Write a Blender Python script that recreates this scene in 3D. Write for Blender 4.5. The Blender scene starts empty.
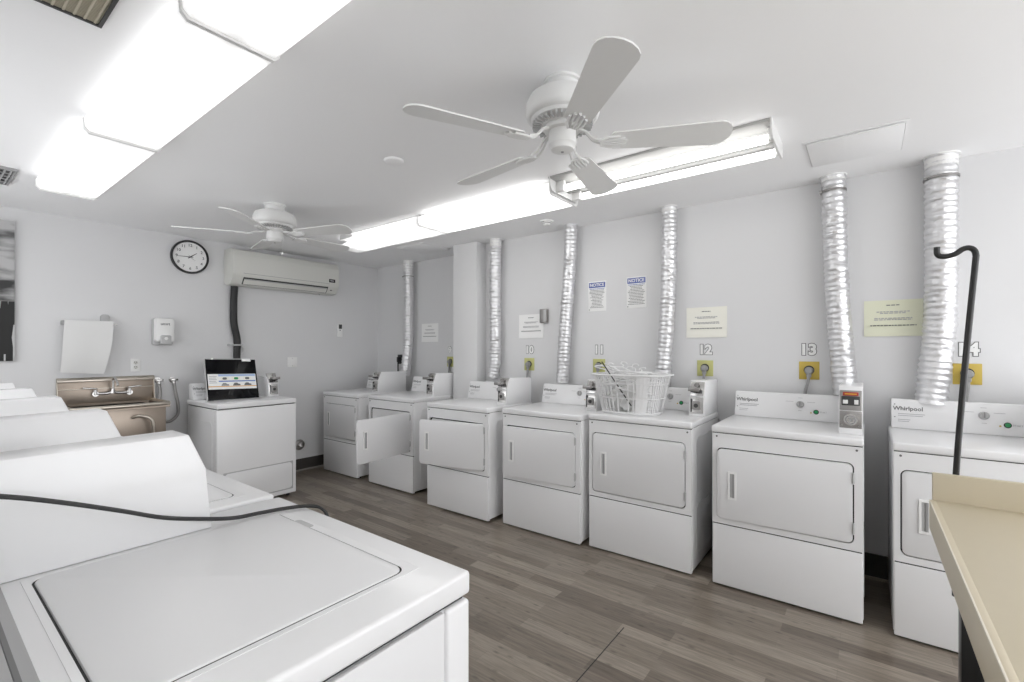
import bpy, bmesh, math, random
from mathutils import Vector, Matrix
random.seed(7)
S = bpy.context.scene
C = S.collection
PI = math.pi

# ---------------------------------------------------------------- camera, world, exposure
cam = bpy.data.cameras.new('camera'); camo = bpy.data.objects.new('camera', cam); C.objects.link(camo)
cam.sensor_fit = 'HORIZONTAL'; cam.sensor_width = 36.0; cam.lens = 465.0/1024*36.0
cam.shift_y = 9.0/1024; cam.clip_start = 0.02
camo.location = (0, 0, 1.42); camo.rotation_euler = (PI/2, 0, -math.radians(52.75))
S.camera = camo
w = bpy.data.worlds.new('world'); S.world = w; w.use_nodes = True
w.node_tree.nodes['Background'].inputs[0].default_value = (0.97, 0.98, 1, 1)
w.node_tree.nodes['Background'].inputs[1].default_value = 1.5
S.view_settings.view_transform = 'Standard'; S.view_settings.look = 'None'
S.view_settings.gamma = 1.0; S.view_settings.use_curve_mapping = False
S.view_settings.exposure = 1.0
TUBE = 2.2       # bare fluorescent tubes
LENS_L, LENS_R = 0.7, 1.7   # lit plastic lenses of the two ceiling rows

# ---------------------------------------------------------------- materials
def mat(name, col, rough=0.5, metal=0.0, coat=0.0, bump=0.0, bscale=60.0, vary=0.0, vscale=6.0, emit=0.0, alpha=None, spec=0.5):
    m = bpy.data.materials.new(name); m.use_nodes = True
    nt = m.node_tree; b = nt.nodes['Principled BSDF']
    b.inputs['Base Color'].default_value = (*col, 1); b.inputs['Roughness'].default_value = rough
    b.inputs['Metallic'].default_value = metal; b.inputs['Coat Weight'].default_value = coat
    b.inputs['Coat Roughness'].default_value = 0.08; b.inputs['Specular IOR Level'].default_value = spec
    tc = nt.nodes.new('ShaderNodeTexCoord')
    if vary > 0:
        n = nt.nodes.new('ShaderNodeTexNoise'); n.inputs['Scale'].default_value = vscale; n.inputs['Detail'].default_value = 5
        r = nt.nodes.new('ShaderNodeMapRange'); r.inputs['To Min'].default_value = 1-vary; r.inputs['To Max'].default_value = 1+vary
        mx = nt.nodes.new('ShaderNodeVectorMath'); mx.operation = 'SCALE'; mx.inputs[0].default_value = col
        nt.links.new(tc.outputs['Object'], n.inputs['Vector']); nt.links.new(n.outputs['Fac'], r.inputs['Value'])
        nt.links.new(r.outputs['Result'], mx.inputs['Scale']); nt.links.new(mx.outputs['Vector'], b.inputs['Base Color'])
    if bump > 0:
        n = nt.nodes.new('ShaderNodeTexNoise'); n.inputs['Scale'].default_value = bscale; n.inputs['Detail'].default_value = 4
        bp = nt.nodes.new('ShaderNodeBump'); bp.inputs['Strength'].default_value = bump; bp.inputs['Distance'].default_value = 0.004
        nt.links.new(tc.outputs['Object'], n.inputs['Vector']); nt.links.new(n.outputs['Fac'], bp.inputs['Height'])
        nt.links.new(bp.outputs['Normal'], b.inputs['Normal'])
    if emit > 0:
        b.inputs['Emission Color'].default_value = (1, 0.99, 0.975, 1); b.inputs['Emission Strength'].default_value = emit
    return m
M = dict(
    wall=mat('painted_wall', (0.74, 0.74, 0.745), 0.6, bump=0.12, bscale=35, vary=0.02, vscale=2),
    ceil=mat('ceiling_paint', (0.94, 0.94, 0.945), 0.7, bump=0.15, bscale=12, vary=0.02, vscale=1.5),
    enamel=mat('white_enamel', (0.86, 0.86, 0.865), 0.28, coat=0.3, vary=0.01),
    enamel2=mat('white_enamel_panel', (0.79, 0.79, 0.795), 0.35, coat=0.15),
    gap=mat('dark_gap', (0.03, 0.03, 0.03), 0.8),
    shade=mat('grey_gasket', (0.25, 0.25, 0.25), 0.7),
    grey=mat('grey_plastic', (0.32, 0.32, 0.32), 0.45),
    lgrey=mat('light_grey_plastic', (0.5, 0.5, 0.5), 0.4),
    chrome=mat('chrome', (0.62, 0.61, 0.6), 0.22, 1.0),
    steelb=mat('brushed_steel', (0.36, 0.35, 0.34), 0.38, 1.0, vary=0.1, vscale=20),
    refl=mat('dimmed_reflector', (0.42, 0.42, 0.41), 0.5),  # white steel darkened to hold back the glare of the bare tubes
    fascia=mat('grey_fascia', (0.40, 0.40, 0.40), 0.8, spec=0.1),
    gloss=mat('black_glass', (0.004, 0.004, 0.005), 0.06, spec=0.22),
    sinks=mat('sink_steel', (0.33, 0.28, 0.235), 0.36, 1.0, vary=0.22, vscale=5),
    sinkr=mat('sink_rim_steel', (0.62, 0.57, 0.5), 0.3, 1.0),
    foil=mat('crumpled_foil', (0.78, 0.78, 0.79), 0.36, 0.85, bump=0.9, bscale=55),
    black=mat('black_plastic', (0.012, 0.012, 0.013), 0.35),
    blackm=mat('black_painted_metal', (0.015, 0.015, 0.015), 0.3),
    rubber=mat('black_rubber', (0.02, 0.02, 0.02), 0.5),
    white=mat('white_plastic', (0.88, 0.88, 0.87), 0.4),
    fan=mat('white_fan_paint', (0.78, 0.78, 0.77), 0.35),
    blade=mat('white_fan_blade', (0.78, 0.78, 0.77), 0.4),
    acw=mat('aged_white_plastic', (0.70, 0.70, 0.66), 0.4),
    paper=mat('white_paper', (0.92, 0.92, 0.91), 0.8),
    cream=mat('cream_paper', (0.90, 0.89, 0.81), 0.8),
    yellow=mat('pale_yellow_paper', (0.80, 0.81, 0.64), 0.8),
    ink=mat('grey_ink', (0.16, 0.16, 0.16), 0.8),
    inkl=mat('faint_grey_ink', (0.45, 0.45, 0.46), 0.8),
    blue=mat('blue_ink', (0.10, 0.14, 0.42), 0.7),
    plate=mat('yellow_plate', (0.60, 0.44, 0.08), 0.45), platep=mat('pale_yellow_plate', (0.55, 0.55, 0.22), 0.45),
    green=mat('green_button', (0.02, 0.28, 0.09), 0.35),
    red=mat('red_label', (0.45, 0.05, 0.04), 0.5),
    orange=mat('orange_print', (0.75, 0.38, 0.06), 0.5),
    lblue=mat('blue_print', (0.08, 0.18, 0.55), 0.5),
    pblue=mat('pale_blue_print', (0.42, 0.55, 0.80), 0.5),
    base=mat('dark_vinyl_base', (0.055, 0.05, 0.045), 0.5),
    shoe=mat('shoe_moulding', (0.35, 0.33, 0.31), 0.5),
    lam=mat('beige_laminate', (0.63, 0.56, 0.42), 0.42, vary=0.015, vscale=40),
    lamw=mat('pale_laminate_edge', (0.78, 0.73, 0.62), 0.45),
    bag=mat('white_bin_liner', (0.8, 0.8, 0.8), 0.35, bump=0.6, bscale=20),
    towel=mat('white_towel', (0.80, 0.80, 0.79), 0.85, bump=0.1, bscale=200),
    basket=mat('white_basket_plastic', (0.84, 0.84, 0.84), 0.4),
    tube=mat('lit_tube', (0.9, 0.9, 0.9), 0.5, emit=TUBE),
    hose=mat('grey_braided_hose', (0.32, 0.31, 0.30), 0.4, 0.4, bump=0.4, bscale=300),
    beige=mat('vent_grille_beige', (0.50, 0.46, 0.36), 0.5),
    acd=mat('dark_vent', (0.05, 0.05, 0.05), 0.6),
)
# lit lens: bright over the two tubes inside, dimmer between
def lens_mat(strength, name):
    m = bpy.data.materials.new(name); m.use_nodes = True
    nt = m.node_tree; b = nt.nodes['Principled BSDF']
    b.inputs['Base Color'].default_value = (0.85, 0.85, 0.85, 1); b.inputs['Roughness'].default_value = 0.4
    b.inputs['Emission Color'].default_value = (1, 0.995, 0.985, 1); L = nt.links.new
    # the tubes stop short of the ends, and run either side of the middle
    tc = nt.nodes.new('ShaderNodeTexCoord'); sx = nt.nodes.new('ShaderNodeSeparateXYZ'); L(tc.outputs['Object'], sx.inputs[0])
    def mth(op, a, v=None, c=None):
        n = nt.nodes.new('ShaderNodeMath'); n.operation = op; L(a, n.inputs[0])
        if v is not None: n.inputs[1].default_value = v
        return n.outputs[0]
    e = nt.nodes.new('ShaderNodeMapRange'); e.interpolation_type = 'SMOOTHSTEP'; e.inputs['From Min'].default_value = 0.50; e.inputs['From Max'].default_value = 0.625
    e.inputs['To Min'].default_value = 1.0; e.inputs['To Max'].default_value = 0.33; L(mth('ABSOLUTE', sx.outputs[1]), e.inputs['Value'])
    w_ = nt.nodes.new('ShaderNodeMapRange'); w_.interpolation_type = 'SMOOTHSTEP'; w_.inputs['From Min'].default_value = 0.0; w_.inputs['From Max'].default_value = 0.075
    w_.inputs['To Min'].default_value = 0.0; w_.inputs['To Max'].default_value = 1.0; L(mth('ABSOLUTE', mth('SUBTRACT', mth('ABSOLUTE', sx.outputs[0]), 0.075)), w_.inputs['Value'])
    w2 = nt.nodes.new('ShaderNodeMapRange'); w2.inputs['To Min'].default_value = 1.15; w2.inputs['To Max'].default_value = 0.8; L(w_.outputs[0], w2.inputs['Value'])
    mu = nt.nodes.new('ShaderNodeMath'); mu.operation = 'MULTIPLY'; L(e.outputs[0], mu.inputs[0]); L(w2.outputs[0], mu.inputs[1])
    L(mth('MULTIPLY', mu.outputs[0], strength), b.inputs['Emission Strength'])
    return m
M['lens_l'] = lens_mat(LENS_L, 'lit_lens_left_row'); M['lens'] = lens_mat(LENS_R, 'lit_lens_right_row'); M['lens_far'] = lens_mat(0.6, 'lit_lens_slipped')
def floor_mat():
    m = bpy.data.materials.new('wood_strip_laminate'); m.use_nodes = True
    nt = m.node_tree; b = nt.nodes['Principled BSDF']; L = nt.links.new
    tc = nt.nodes.new('ShaderNodeTexCoord')
    mp = nt.nodes.new('ShaderNodeMapping'); mp.inputs['Rotation'].default_value = (0, 0, PI/2); mp.inputs['Location'].default_value = (0.1, 0.025, 0)
    L(tc.outputs['Object'], mp.inputs['Vector'])
    def brick(wd, rh, off, c1, c2, mort, ms):
        k = nt.nodes.new('ShaderNodeTexBrick'); k.offset = off; k.offset_frequency = 2
        k.inputs['Scale'].default_value = 1; k.inputs['Brick Width'].default_value = wd; k.inputs['Row Height'].default_value = rh
        k.inputs['Mortar Size'].default_value = ms; k.inputs['Mortar Smooth'].default_value = 0.1
        k.inputs['Color1'].default_value = (*c1, 1); k.inputs['Color2'].default_value = (*c2, 1); k.inputs['Mortar'].default_value = (*mort, 1)
        L(mp.outputs['Vector'], k.inputs['Vector']); return k
    a = brick(0.66, 0.085, 0.37, (0.150, 0.122, 0.097), (0.32, 0.275, 0.225), (0.20, 0.165, 0.135), 0.0006)
    # grain stretched along the planks
    m2 = nt.nodes.new('ShaderNodeMapping'); m2.inputs['Scale'].default_value = (45, 2.5, 1); L(tc.outputs['Object'], m2.inputs['Vector'])
    n = nt.nodes.new('ShaderNodeTexNoise'); n.inputs['Scale'].default_value = 1.6; n.inputs['Detail'].default_value = 7; n.inputs['Roughness'].default_value = 0.7
    L(m2.outputs['Vector'], n.inputs['Vector'])
    r = nt.nodes.new('ShaderNodeMapRange'); r.inputs['From Min'].default_value = 0.3; r.inputs['From Max'].default_value = 0.7
    r.inputs['To Min'].default_value = 0.62; r.inputs['To Max'].default_value = 1.30; L(n.outputs['Fac'], r.inputs['Value'])
    # knots
    m3 = nt.nodes.new('ShaderNodeMapping'); m3.inputs['Scale'].default_value = (22, 9, 1); L(tc.outputs['Object'], m3.inputs['Vector'])
    v = nt.nodes.new('ShaderNodeTexVoronoi'); v.inputs['Scale'].default_value = 1.0; L(m3.outputs['Vector'], v.inputs['Vector'])
    r2 = nt.nodes.new('ShaderNodeMapRange'); r2.inputs['From Min'].default_value = 0.05; r2.inputs['From Max'].default_value = 0.22
    r2.inputs['To Min'].default_value = 0.6; r2.inputs['To Max'].default_value = 1.0; L(v.outputs['Distance'], r2.inputs['Value'])
    mu = nt.nodes.new('ShaderNodeMath'); mu.operation = 'MULTIPLY'; L(r.outputs[0], mu.inputs[0]); L(r2.outputs[0], mu.inputs[1])
    sc = nt.nodes.new('ShaderNodeVectorMath'); sc.operation = 'SCALE'; L(a.outputs['Color'], sc.inputs[0]); L(mu.outputs[0], sc.inputs['Scale'])
    L(sc.outputs[0], b.inputs['Base Color'])
    b.inputs['Roughness'].default_value = 0.30; b.inputs['Specular IOR Level'].default_value = 0.5
    bp = nt.nodes.new('ShaderNodeBump'); bp.inputs['Strength'].default_value = 0.15; bp.inputs['Distance'].default_value = 0.002
    L(n.outputs['Fac'], bp.inputs['Height']); L(bp.outputs['Normal'], b.inputs['Normal'])
    return m
M['floor'] = floor_mat()
def canvas_mat():
    m = bpy.data.materials.new('black_and_white_skyline_print'); m.use_nodes = True
    nt = m.node_tree; b = nt.nodes['Principled BSDF']; L = nt.links.new
    tc = nt.nodes.new('ShaderNodeTexCoord'); sx = nt.nodes.new('ShaderNodeSeparateXYZ'); L(tc.outputs['Object'], sx.inputs[0])
    n1 = nt.nodes.new('ShaderNodeTexNoise'); n1.inputs['Scale'].default_value = 2.2; n1.inputs['Detail'].default_value = 6
    mp = nt.nodes.new('ShaderNodeMapping'); mp.inputs['Scale'].default_value = (1, 1, 3.5); L(tc.outputs['Object'], mp.inputs['Vector']); L(mp.outputs[0], n1.inputs['Vector'])
    sky = nt.nodes.new('ShaderNodeValToRGB'); sky.color_ramp.elements[0].position = 0.38; sky.color_ramp.elements[0].color = (0.05, 0.05, 0.05, 1)
    sky.color_ramp.elements[1].position = 0.55; sky.color_ramp.elements[1].color = (0.55, 0.55, 0.55, 1); L(n1.outputs['Fac'], sky.inputs[0])
    mp2 = nt.nodes.new('ShaderNodeMapping'); mp2.inputs['Scale'].default_value = (28, 1, 2.5); L(tc.outputs['Object'], mp2.inputs['Vector'])
    v = nt.nodes.new('ShaderNodeTexVoronoi'); v.inputs['Scale'].default_value = 1; v.distance = 'CHEBYCHEV'; L(mp2.outputs[0], v.inputs['Vector'])
    bd = nt.nodes.new('ShaderNodeValToRGB'); bd.color_ramp.interpolation = 'CONSTANT'
    bd.color_ramp.elements[0].color = (0.03, 0.03, 0.03, 1); bd.color_ramp.elements[1].position = 0.42; bd.color_ramp.elements[1].color = (0.30, 0.30, 0.30, 1)
    e = bd.color_ramp.elements.new(0.75); e.color = (0.6, 0.6, 0.6, 1)
    sp = nt.nodes.new('ShaderNodeSeparateColor'); L(v.outputs['Color'], sp.inputs[0]); L(sp.outputs[0], bd.inputs[0])
    gt = nt.nodes.new('ShaderNodeMath'); gt.operation = 'LESS_THAN'; gt.inputs[1].default_value = 0.46; L(sx.outputs[2], gt.inputs[0])
    mx = nt.nodes.new('ShaderNodeMix'); mx.data_type = 'RGBA'; L(gt.outputs[0], mx.inputs[0]); L(sky.outputs[0], mx.inputs[6]); L(bd.outputs[0], mx.inputs[7])
    L(mx.outputs[2], b.inputs['Base Color']); b.inputs['Roughness'].default_value = 0.7
    return m
M['canvas'] = canvas_mat()

# ---------------------------------------------------------------- mesh helpers
class MB:
    """collects shapes, then builds ONE mesh object"""
    def __init__(s): s.bm = bmesh.new(); s.mats = []
    def mi(s, m):
        if m is None: return 0
        if m not in s.mats: s.mats.append(m)
        return s.mats.index(m)
    def _merge(s, tmp, m, mx=None):
        i = s.mi(m)
        for f in tmp.faces: f.material_index = i
        if mx is not None: bmesh.ops.transform(tmp, matrix=mx, verts=tmp.verts)
        me = bpy.data.meshes.new('t'); tmp.to_mesh(me); tmp.free(); s.bm.from_mesh(me); bpy.data.meshes.remove(me)
    def box(s, x0, x1, y0, y1, z0, z1, m=None, bev=0.0, seg=2, mx=None, shear=None):
        t = bmesh.new(); bmesh.ops.create_cube(t, size=1)
        for v in t.verts:
            v.co = Vector(((x0+x1)/2+v.co.x*(x1-x0), (y0+y1)/2+v.co.y*(y1-y0), (z0+z1)/2+v.co.z*(z1-z0)))
            if shear: v.co = shear(v.co)
        if bev > 0: bmesh.ops.bevel(t, geom=t.edges[:], offset=bev, segments=seg, profile=0.5, affect='EDGES')
        s._merge(t, m, mx); return s
    def cyl(s, p0, p1, r, m=None, n=20, r2=None, bev=0):
        p0 = Vector(p0); p1 = Vector(p1); d = p1-p0
        t = bmesh.new(); bmesh.ops.create_cone(t, cap_ends=True, segments=n, radius1=r, radius2=r if r2 is None else r2, depth=d.length)
        for f in t.faces: f.smooth = len(f.verts) == 4
        mx = Matrix.Translation((p0+p1)/2) @ d.to_track_quat('Z', 'Y').to_matrix().to_4x4()
        s._merge(t, m, mx); return s
    def lathe(s, prof, m=None, n=32, o=(0, 0, 0), mx=None, lobes=0, la=0):
        t = bmesh.new(); rings = []
        for r, z in prof:
            rings.append([t.verts.new((o[0]+r*math.cos(a), o[1]+r*math.sin(a), o[2]+z)) for a in [2*PI*k/n for k in range(n)]])
        for a, b in zip(rings, rings[1:]):
            for k in range(n):
                f = t.faces.new((a[k], a[(k+1) % n], b[(k+1) % n], b[k])); f.smooth = True
        t.faces.new(rings[0]); t.faces.new(rings[-1])
        bmesh.ops.recalc_face_normals(t, faces=t.faces)
        s._merge(t, m, mx); return s
    def tube(s, pts, r, m=None, n=10, smooth=True, radf=None, closed=False, flat=1.0, jit=0.0):
        pts = [Vector(p) for p in pts]; N = len(pts)
        t = bmesh.new(); rings = []; up = None
        for i, p in enumerate(pts):
            if closed: d = (pts[(i+1) % N]-pts[i-1]).normalized()
            else: d = (pts[min(i+1, N-1)]-pts[max(i-1, 0)]).normalized()
            if up is None:
                up = Vector((0, 0, 1)) if abs(d.z) < 0.9 else Vector((0, 1, 0))
            a = d.cross(up).normalized(); b = a.cross(d).normalized(); up = b
            rr = r if radf is None else radf(i)
            rings.append([t.verts.new(p+a*rr*math.cos(2*PI*k/n)+b*rr*flat*math.sin(2*PI*k/n)) for k in range(n)])
        prs = list(zip(rings, rings[1:]))
        if closed: prs.append((rings[-1], rings[0]))
        if jit:
            rj = random.Random(N)
            for R_ in rings:
                for v in R_: v.co += Vector((rj.uniform(-jit, jit), rj.uniform(-jit, jit), rj.uniform(-jit, jit)))
        for A, B in prs:
            for k in range(n):
                f = t.faces.new((A[k], A[(k+1) % n], B[(k+1) % n], B[k])); f.smooth = smooth
        if not closed: t.faces.new(rings[0][::-1]); t.faces.new(rings[-1])
        bmesh.ops.recalc_face_normals(t, faces=t.faces)
        s._merge(t, m); return s
    def prism(s, poly, axis, a0, a1, m=None, bev=0.0, mx=None, seg=2):
        """poly: 2D points in the other two axes (x,z) for 'y', (y,z) for 'x', (x,y) for 'z'"""
        t = bmesh.new()
        def P(u, v, a): return {'y': (u, a, v), 'x': (a, u, v), 'z': (u, v, a)}[axis]
        A = [t.verts.new(P(u, v, a0)) for u, v in poly]; B = [t.verts.new(P(u, v, a1)) for u, v in poly]
        t.faces.new(A); t.faces.new(B[::-1]); n = len(poly)
        for k in range(n): t.faces.new((A[k], B[k], B[(k+1) % n], A[(k+1) % n]))
        bmesh.ops.recalc_face_normals(t, faces=t.faces)
        if bev > 0: bmesh.ops.bevel(t, geom=t.edges[:], offset=bev, segments=seg, profile=0.5, affect='EDGES')
        s._merge(t, m, mx); return s
    def frame(s, x0, x1, y0, y1, a0, a1, hx0, hx1, hy0, hy1, rad, axis, m=None, k=6):
        """plate with a rounded-rectangle hole, thickness along axis between a0 and a1"""
        t = bmesh.new()
        def P(u, v, a): return {'y': (u, a, v), 'x': (a, u, v), 'z': (u, v, a)}[axis]
        cs = [(hx1-rad, hy1-rad, 0, (x1, y1)), (hx0+rad, hy1-rad, PI/2, (x0, y1)), (hx0+rad, hy0+rad, PI, (x0, y0)), (hx1-rad, hy0+rad, 1.5*PI, (x1, y0))]
        out = {}
        for a in (a0, a1):
            O = [t.verts.new(P(*c[3], a)) for c in cs]; I = []
            for cx, cy, an, _ in cs:
                I.append([t.verts.new(P(cx+rad*math.cos(an+PI/2*j/k), cy+rad*math.sin(an+PI/2*j/k), a)) for j in range(k+1)])
            for q in range(4):
                for j in range(k): t.faces.new((O[q], I[q][j], I[q][j+1]))
                t.faces.new((O[q], I[q][k], I[(q+1) % 4][0], O[(q+1) % 4]))
            out[a] = (O, [v for l in I for v in l])
        for z in (0, 1):
            A = out[a0][z]; B = out[a1][z]; n = len(A)
            for j in range(n): t.faces.new((A[j], A[(j+1) % n], B[(j+1) % n], B[j]))
        bmesh.ops.recalc_face_normals(t, faces=t.faces)
        s._merge(t, m); return s
    def rrect(s, x0, x1, y0, y1, a0, a1, rad, axis, m=None, k=6, bev=0.0, mx=None):
        cs = [(x1-rad, y1-rad, 0), (x0+rad, y1-rad, PI/2), (x0+rad, y0+rad, PI), (x1-rad, y0+rad, 1.5*PI)]
        poly = [(cx+rad*math.cos(an+PI/2*j/k), cy+rad*math.sin(an+PI/2*j/k)) for cx, cy, an in cs for j in range(k+1)]
        t = bmesh.new()
        def P(u, v, a): return {'y': (u, a, v), 'x': (a, u, v), 'z': (u, v, a)}[axis]
        loops = [(a0, 0.0), (a1, 0.0)] if bev == 0 else [(a0, 0.0), (a1-(bev if a1 > a0 else -bev), 0.0), (a1-(bev*0.3 if a1 > a0 else -bev*0.3), bev*0.3), (a1, bev)]
        cx, cy = (x0+x1)/2, (y0+y1)/2; rings = []
        for a, ins in loops:
            fx = 1-2*ins/(x1-x0); fy = 1-2*ins/(y1-y0)
            rings.append([t.verts.new(P(cx+(u-cx)*fx, cy+(v-cy)*fy, a)) for u, v in poly])
        n = len(poly)
        t.faces.new(rings[0][::-1]); t.faces.new(rings[-1])
        for A, B in zip(rings, rings[1:]):
            for j in range(n): t.faces.new((A[j], A[(j+1) % n], B[(j+1) % n], B[j]))
        bmesh.ops.recalc_face_normals(t, faces=t.faces)
        s._merge(t, m, mx); return s
    def text(s, body, size, m, mx, depth=0.0005, off=0.0, align='CENTER'):
        cu = bpy.data.curves.new('t', 'FONT'); cu.body = body; cu.size = size; cu.align_x = align; cu.align_y = 'CENTER'
        cu.extrude = depth; cu.offset = off; cu.resolution_u = 3
        o = bpy.data.objects.new('t', cu); C.objects.link(o)
        dg = bpy.context.evaluated_depsgraph_get(); dg.update()
        me = bpy.data.meshes.new_from_object(o.evaluated_get(dg))
        t = bmesh.new(); t.from_mesh(me); bpy.data.objects.remove(o); bpy.data.curves.remove(cu); bpy.data.meshes.remove(me)
        s._merge(t, m, mx); return s
    def build(s, name, parent=None, m=None, loc=None, smooth=False):
        me = bpy.data.meshes.new(name)
        s.bm.to_mesh(me); s.bm.free()
        for mm in (s.mats or [m or M['enamel']]):
            me.materials.append(mm if mm is not None else M['enamel'])
        if smooth: me.polygons.foreach_set('use_smooth', [True]*len(me.polygons))
        me.set_sharp_from_angle(angle=math.radians(38))
        o = bpy.data.objects.new(name, me); C.objects.link(o)
        if parent: o.parent = parent
        if loc: o.location = loc
        return o

def thicken(t, th):
    bmesh.ops.recalc_face_normals(t, faces=t.faces); t.normal_update()
    vs = list(t.verts); fs = list(t.faces); es = [e for e in t.edges if e.is_boundary]
    lo = {v: t.verts.new(v.co-v.normal*th) for v in vs}
    for f in fs:
        g = t.faces.new([lo[v] for v in reversed(f.verts)]); g.smooth = f.smooth
    for e in es:
        a, b = e.verts; t.faces.new((a, b, lo[b], lo[a]))
    bmesh.ops.recalc_face_normals(t, faces=t.faces)

def thing(name, label, cat, loc=(0, 0, 0), rz=0.0, group=None):
    o = bpy.data.objects.new(name, None); o.empty_display_size = 0.05; C.objects.link(o)
    o.location = loc; o.rotation_euler = (0, 0, rz); o['label'] = label; o['category'] = cat
    if group: o['group'] = group
    return o
def tag(o, label, cat, group=None):
    o['label'] = label; o['category'] = cat
    if group: o['group'] = group
    return o
def struct(o): o['kind'] = 'structure'; return o
def catmull(P, n=8):
    P = [Vector(p) for p in P]; Q = [P[0]*2-P[1]]+P+[P[-1]*2-P[-2]]; out = []
    for i in range(1, len(Q)-2):
        a, b, c, d = Q[i-1:i+3]
        for k in range(n):
            t = k/n; out.append(0.5*((2*b)+(c-a)*t+(2*a-5*b+4*c-d)*t*t+(3*b-a-3*c+d)*t**3))
    return out+[P[-1]]
# orientation for lettering: on a wall facing -x (reads along -y), facing -y (reads along +x)
def face_mx(loc, d):
    right, up = {'-x': ((0, -1, 0), (0, 0, 1)), '-y': ((1, 0, 0), (0, 0, 1))}[d]
    r = Vector(right); u = Vector(up); n = r.cross(u)
    return Matrix.Translation(loc) @ Matrix((r, u, n)).transposed().to_4x4()

# ---------------------------------------------------------------- room shell
ZC, XR, XN, YB, XL, YF = 2.53, 3.70, 3.94, 5.30, -0.40, -2.4
struct(MB().box(XL-0.1, XN+0.1, YF, YB+0.1, -0.1, 0.0, M['floor']).build('floor'))
struct(MB().box(XL-0.1, XN+0.1, YF, YB+0.1, ZC, ZC+0.1, M['ceil']).build('ceiling'))
struct(MB().box(XL, XN+0.1, YB, YB+0.1, 0, ZC, M['wall']).build('wall_back'))
struct(MB().box(XL-0.1, XL, YF, YB, 0, 1.0, M['wall']).box(XL-0.1, XL, YF, YB, 2.20, ZC, M['wall']).box(XL-0.1, XL, YF, 2.30, 1.0, 2.20, M['wall']).box(XL-0.1, XL, 5.05, YB, 1.0, 2.20, M['wall']).build('wall_left'))  # unseen wall, with an opening added to let fill light in
wn = MB().box(XL-0.09, XL-0.01, 2.30, 5.05, 1.0, 1.04, M['white'], 0.004).box(XL-0.09, XL-0.01, 2.30, 5.05, 2.16, 2.20, M['white'], 0.004)
for k_ in range(5): wn.box(XL-0.08, XL-0.02, 2.30+k_*0.6775, 2.34+k_*0.6775, 1.04, 2.16, M['white'], 0.004)
struct(wn.build('fill_window_1'))  # unseen window, added to brighten the ceiling and back wall
struct(MB().box(XR, XN+0.1, YF, 3.40, 0, ZC, M['wall']).build('wall_right'))
struct(MB().box(XN, XN+0.1, 3.40, YB, 0, ZC, M['wall']).build('wall_alcove'))
struct(MB().box(3.557, XN, 3.155, 3.49, 0, ZC, M['wall'], 0.004).build('wall_pier'))
struct(MB().box(XL, XN, YB-0.008, YB, 0, 0.14, M['base']).box(XL, XN, YB-0.022, YB-0.008, 0, 0.018, M['shoe'], 0.004).build('baseboard_back'))
struct(MB().box(XR-0.008, XR, YF, 3.155, 0, 0.14, M['base']).build('baseboard_right'))
struct(MB().box(XN-0.008, XN, 3.49, YB-0.022, 0, 0.14, M['base']).build('baseboard_alcove'))
struct(MB().box(1.25, 2.24, 0.982, 0.986, 0.0, 0.0012, M['gap']).build('trim_1'))

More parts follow.
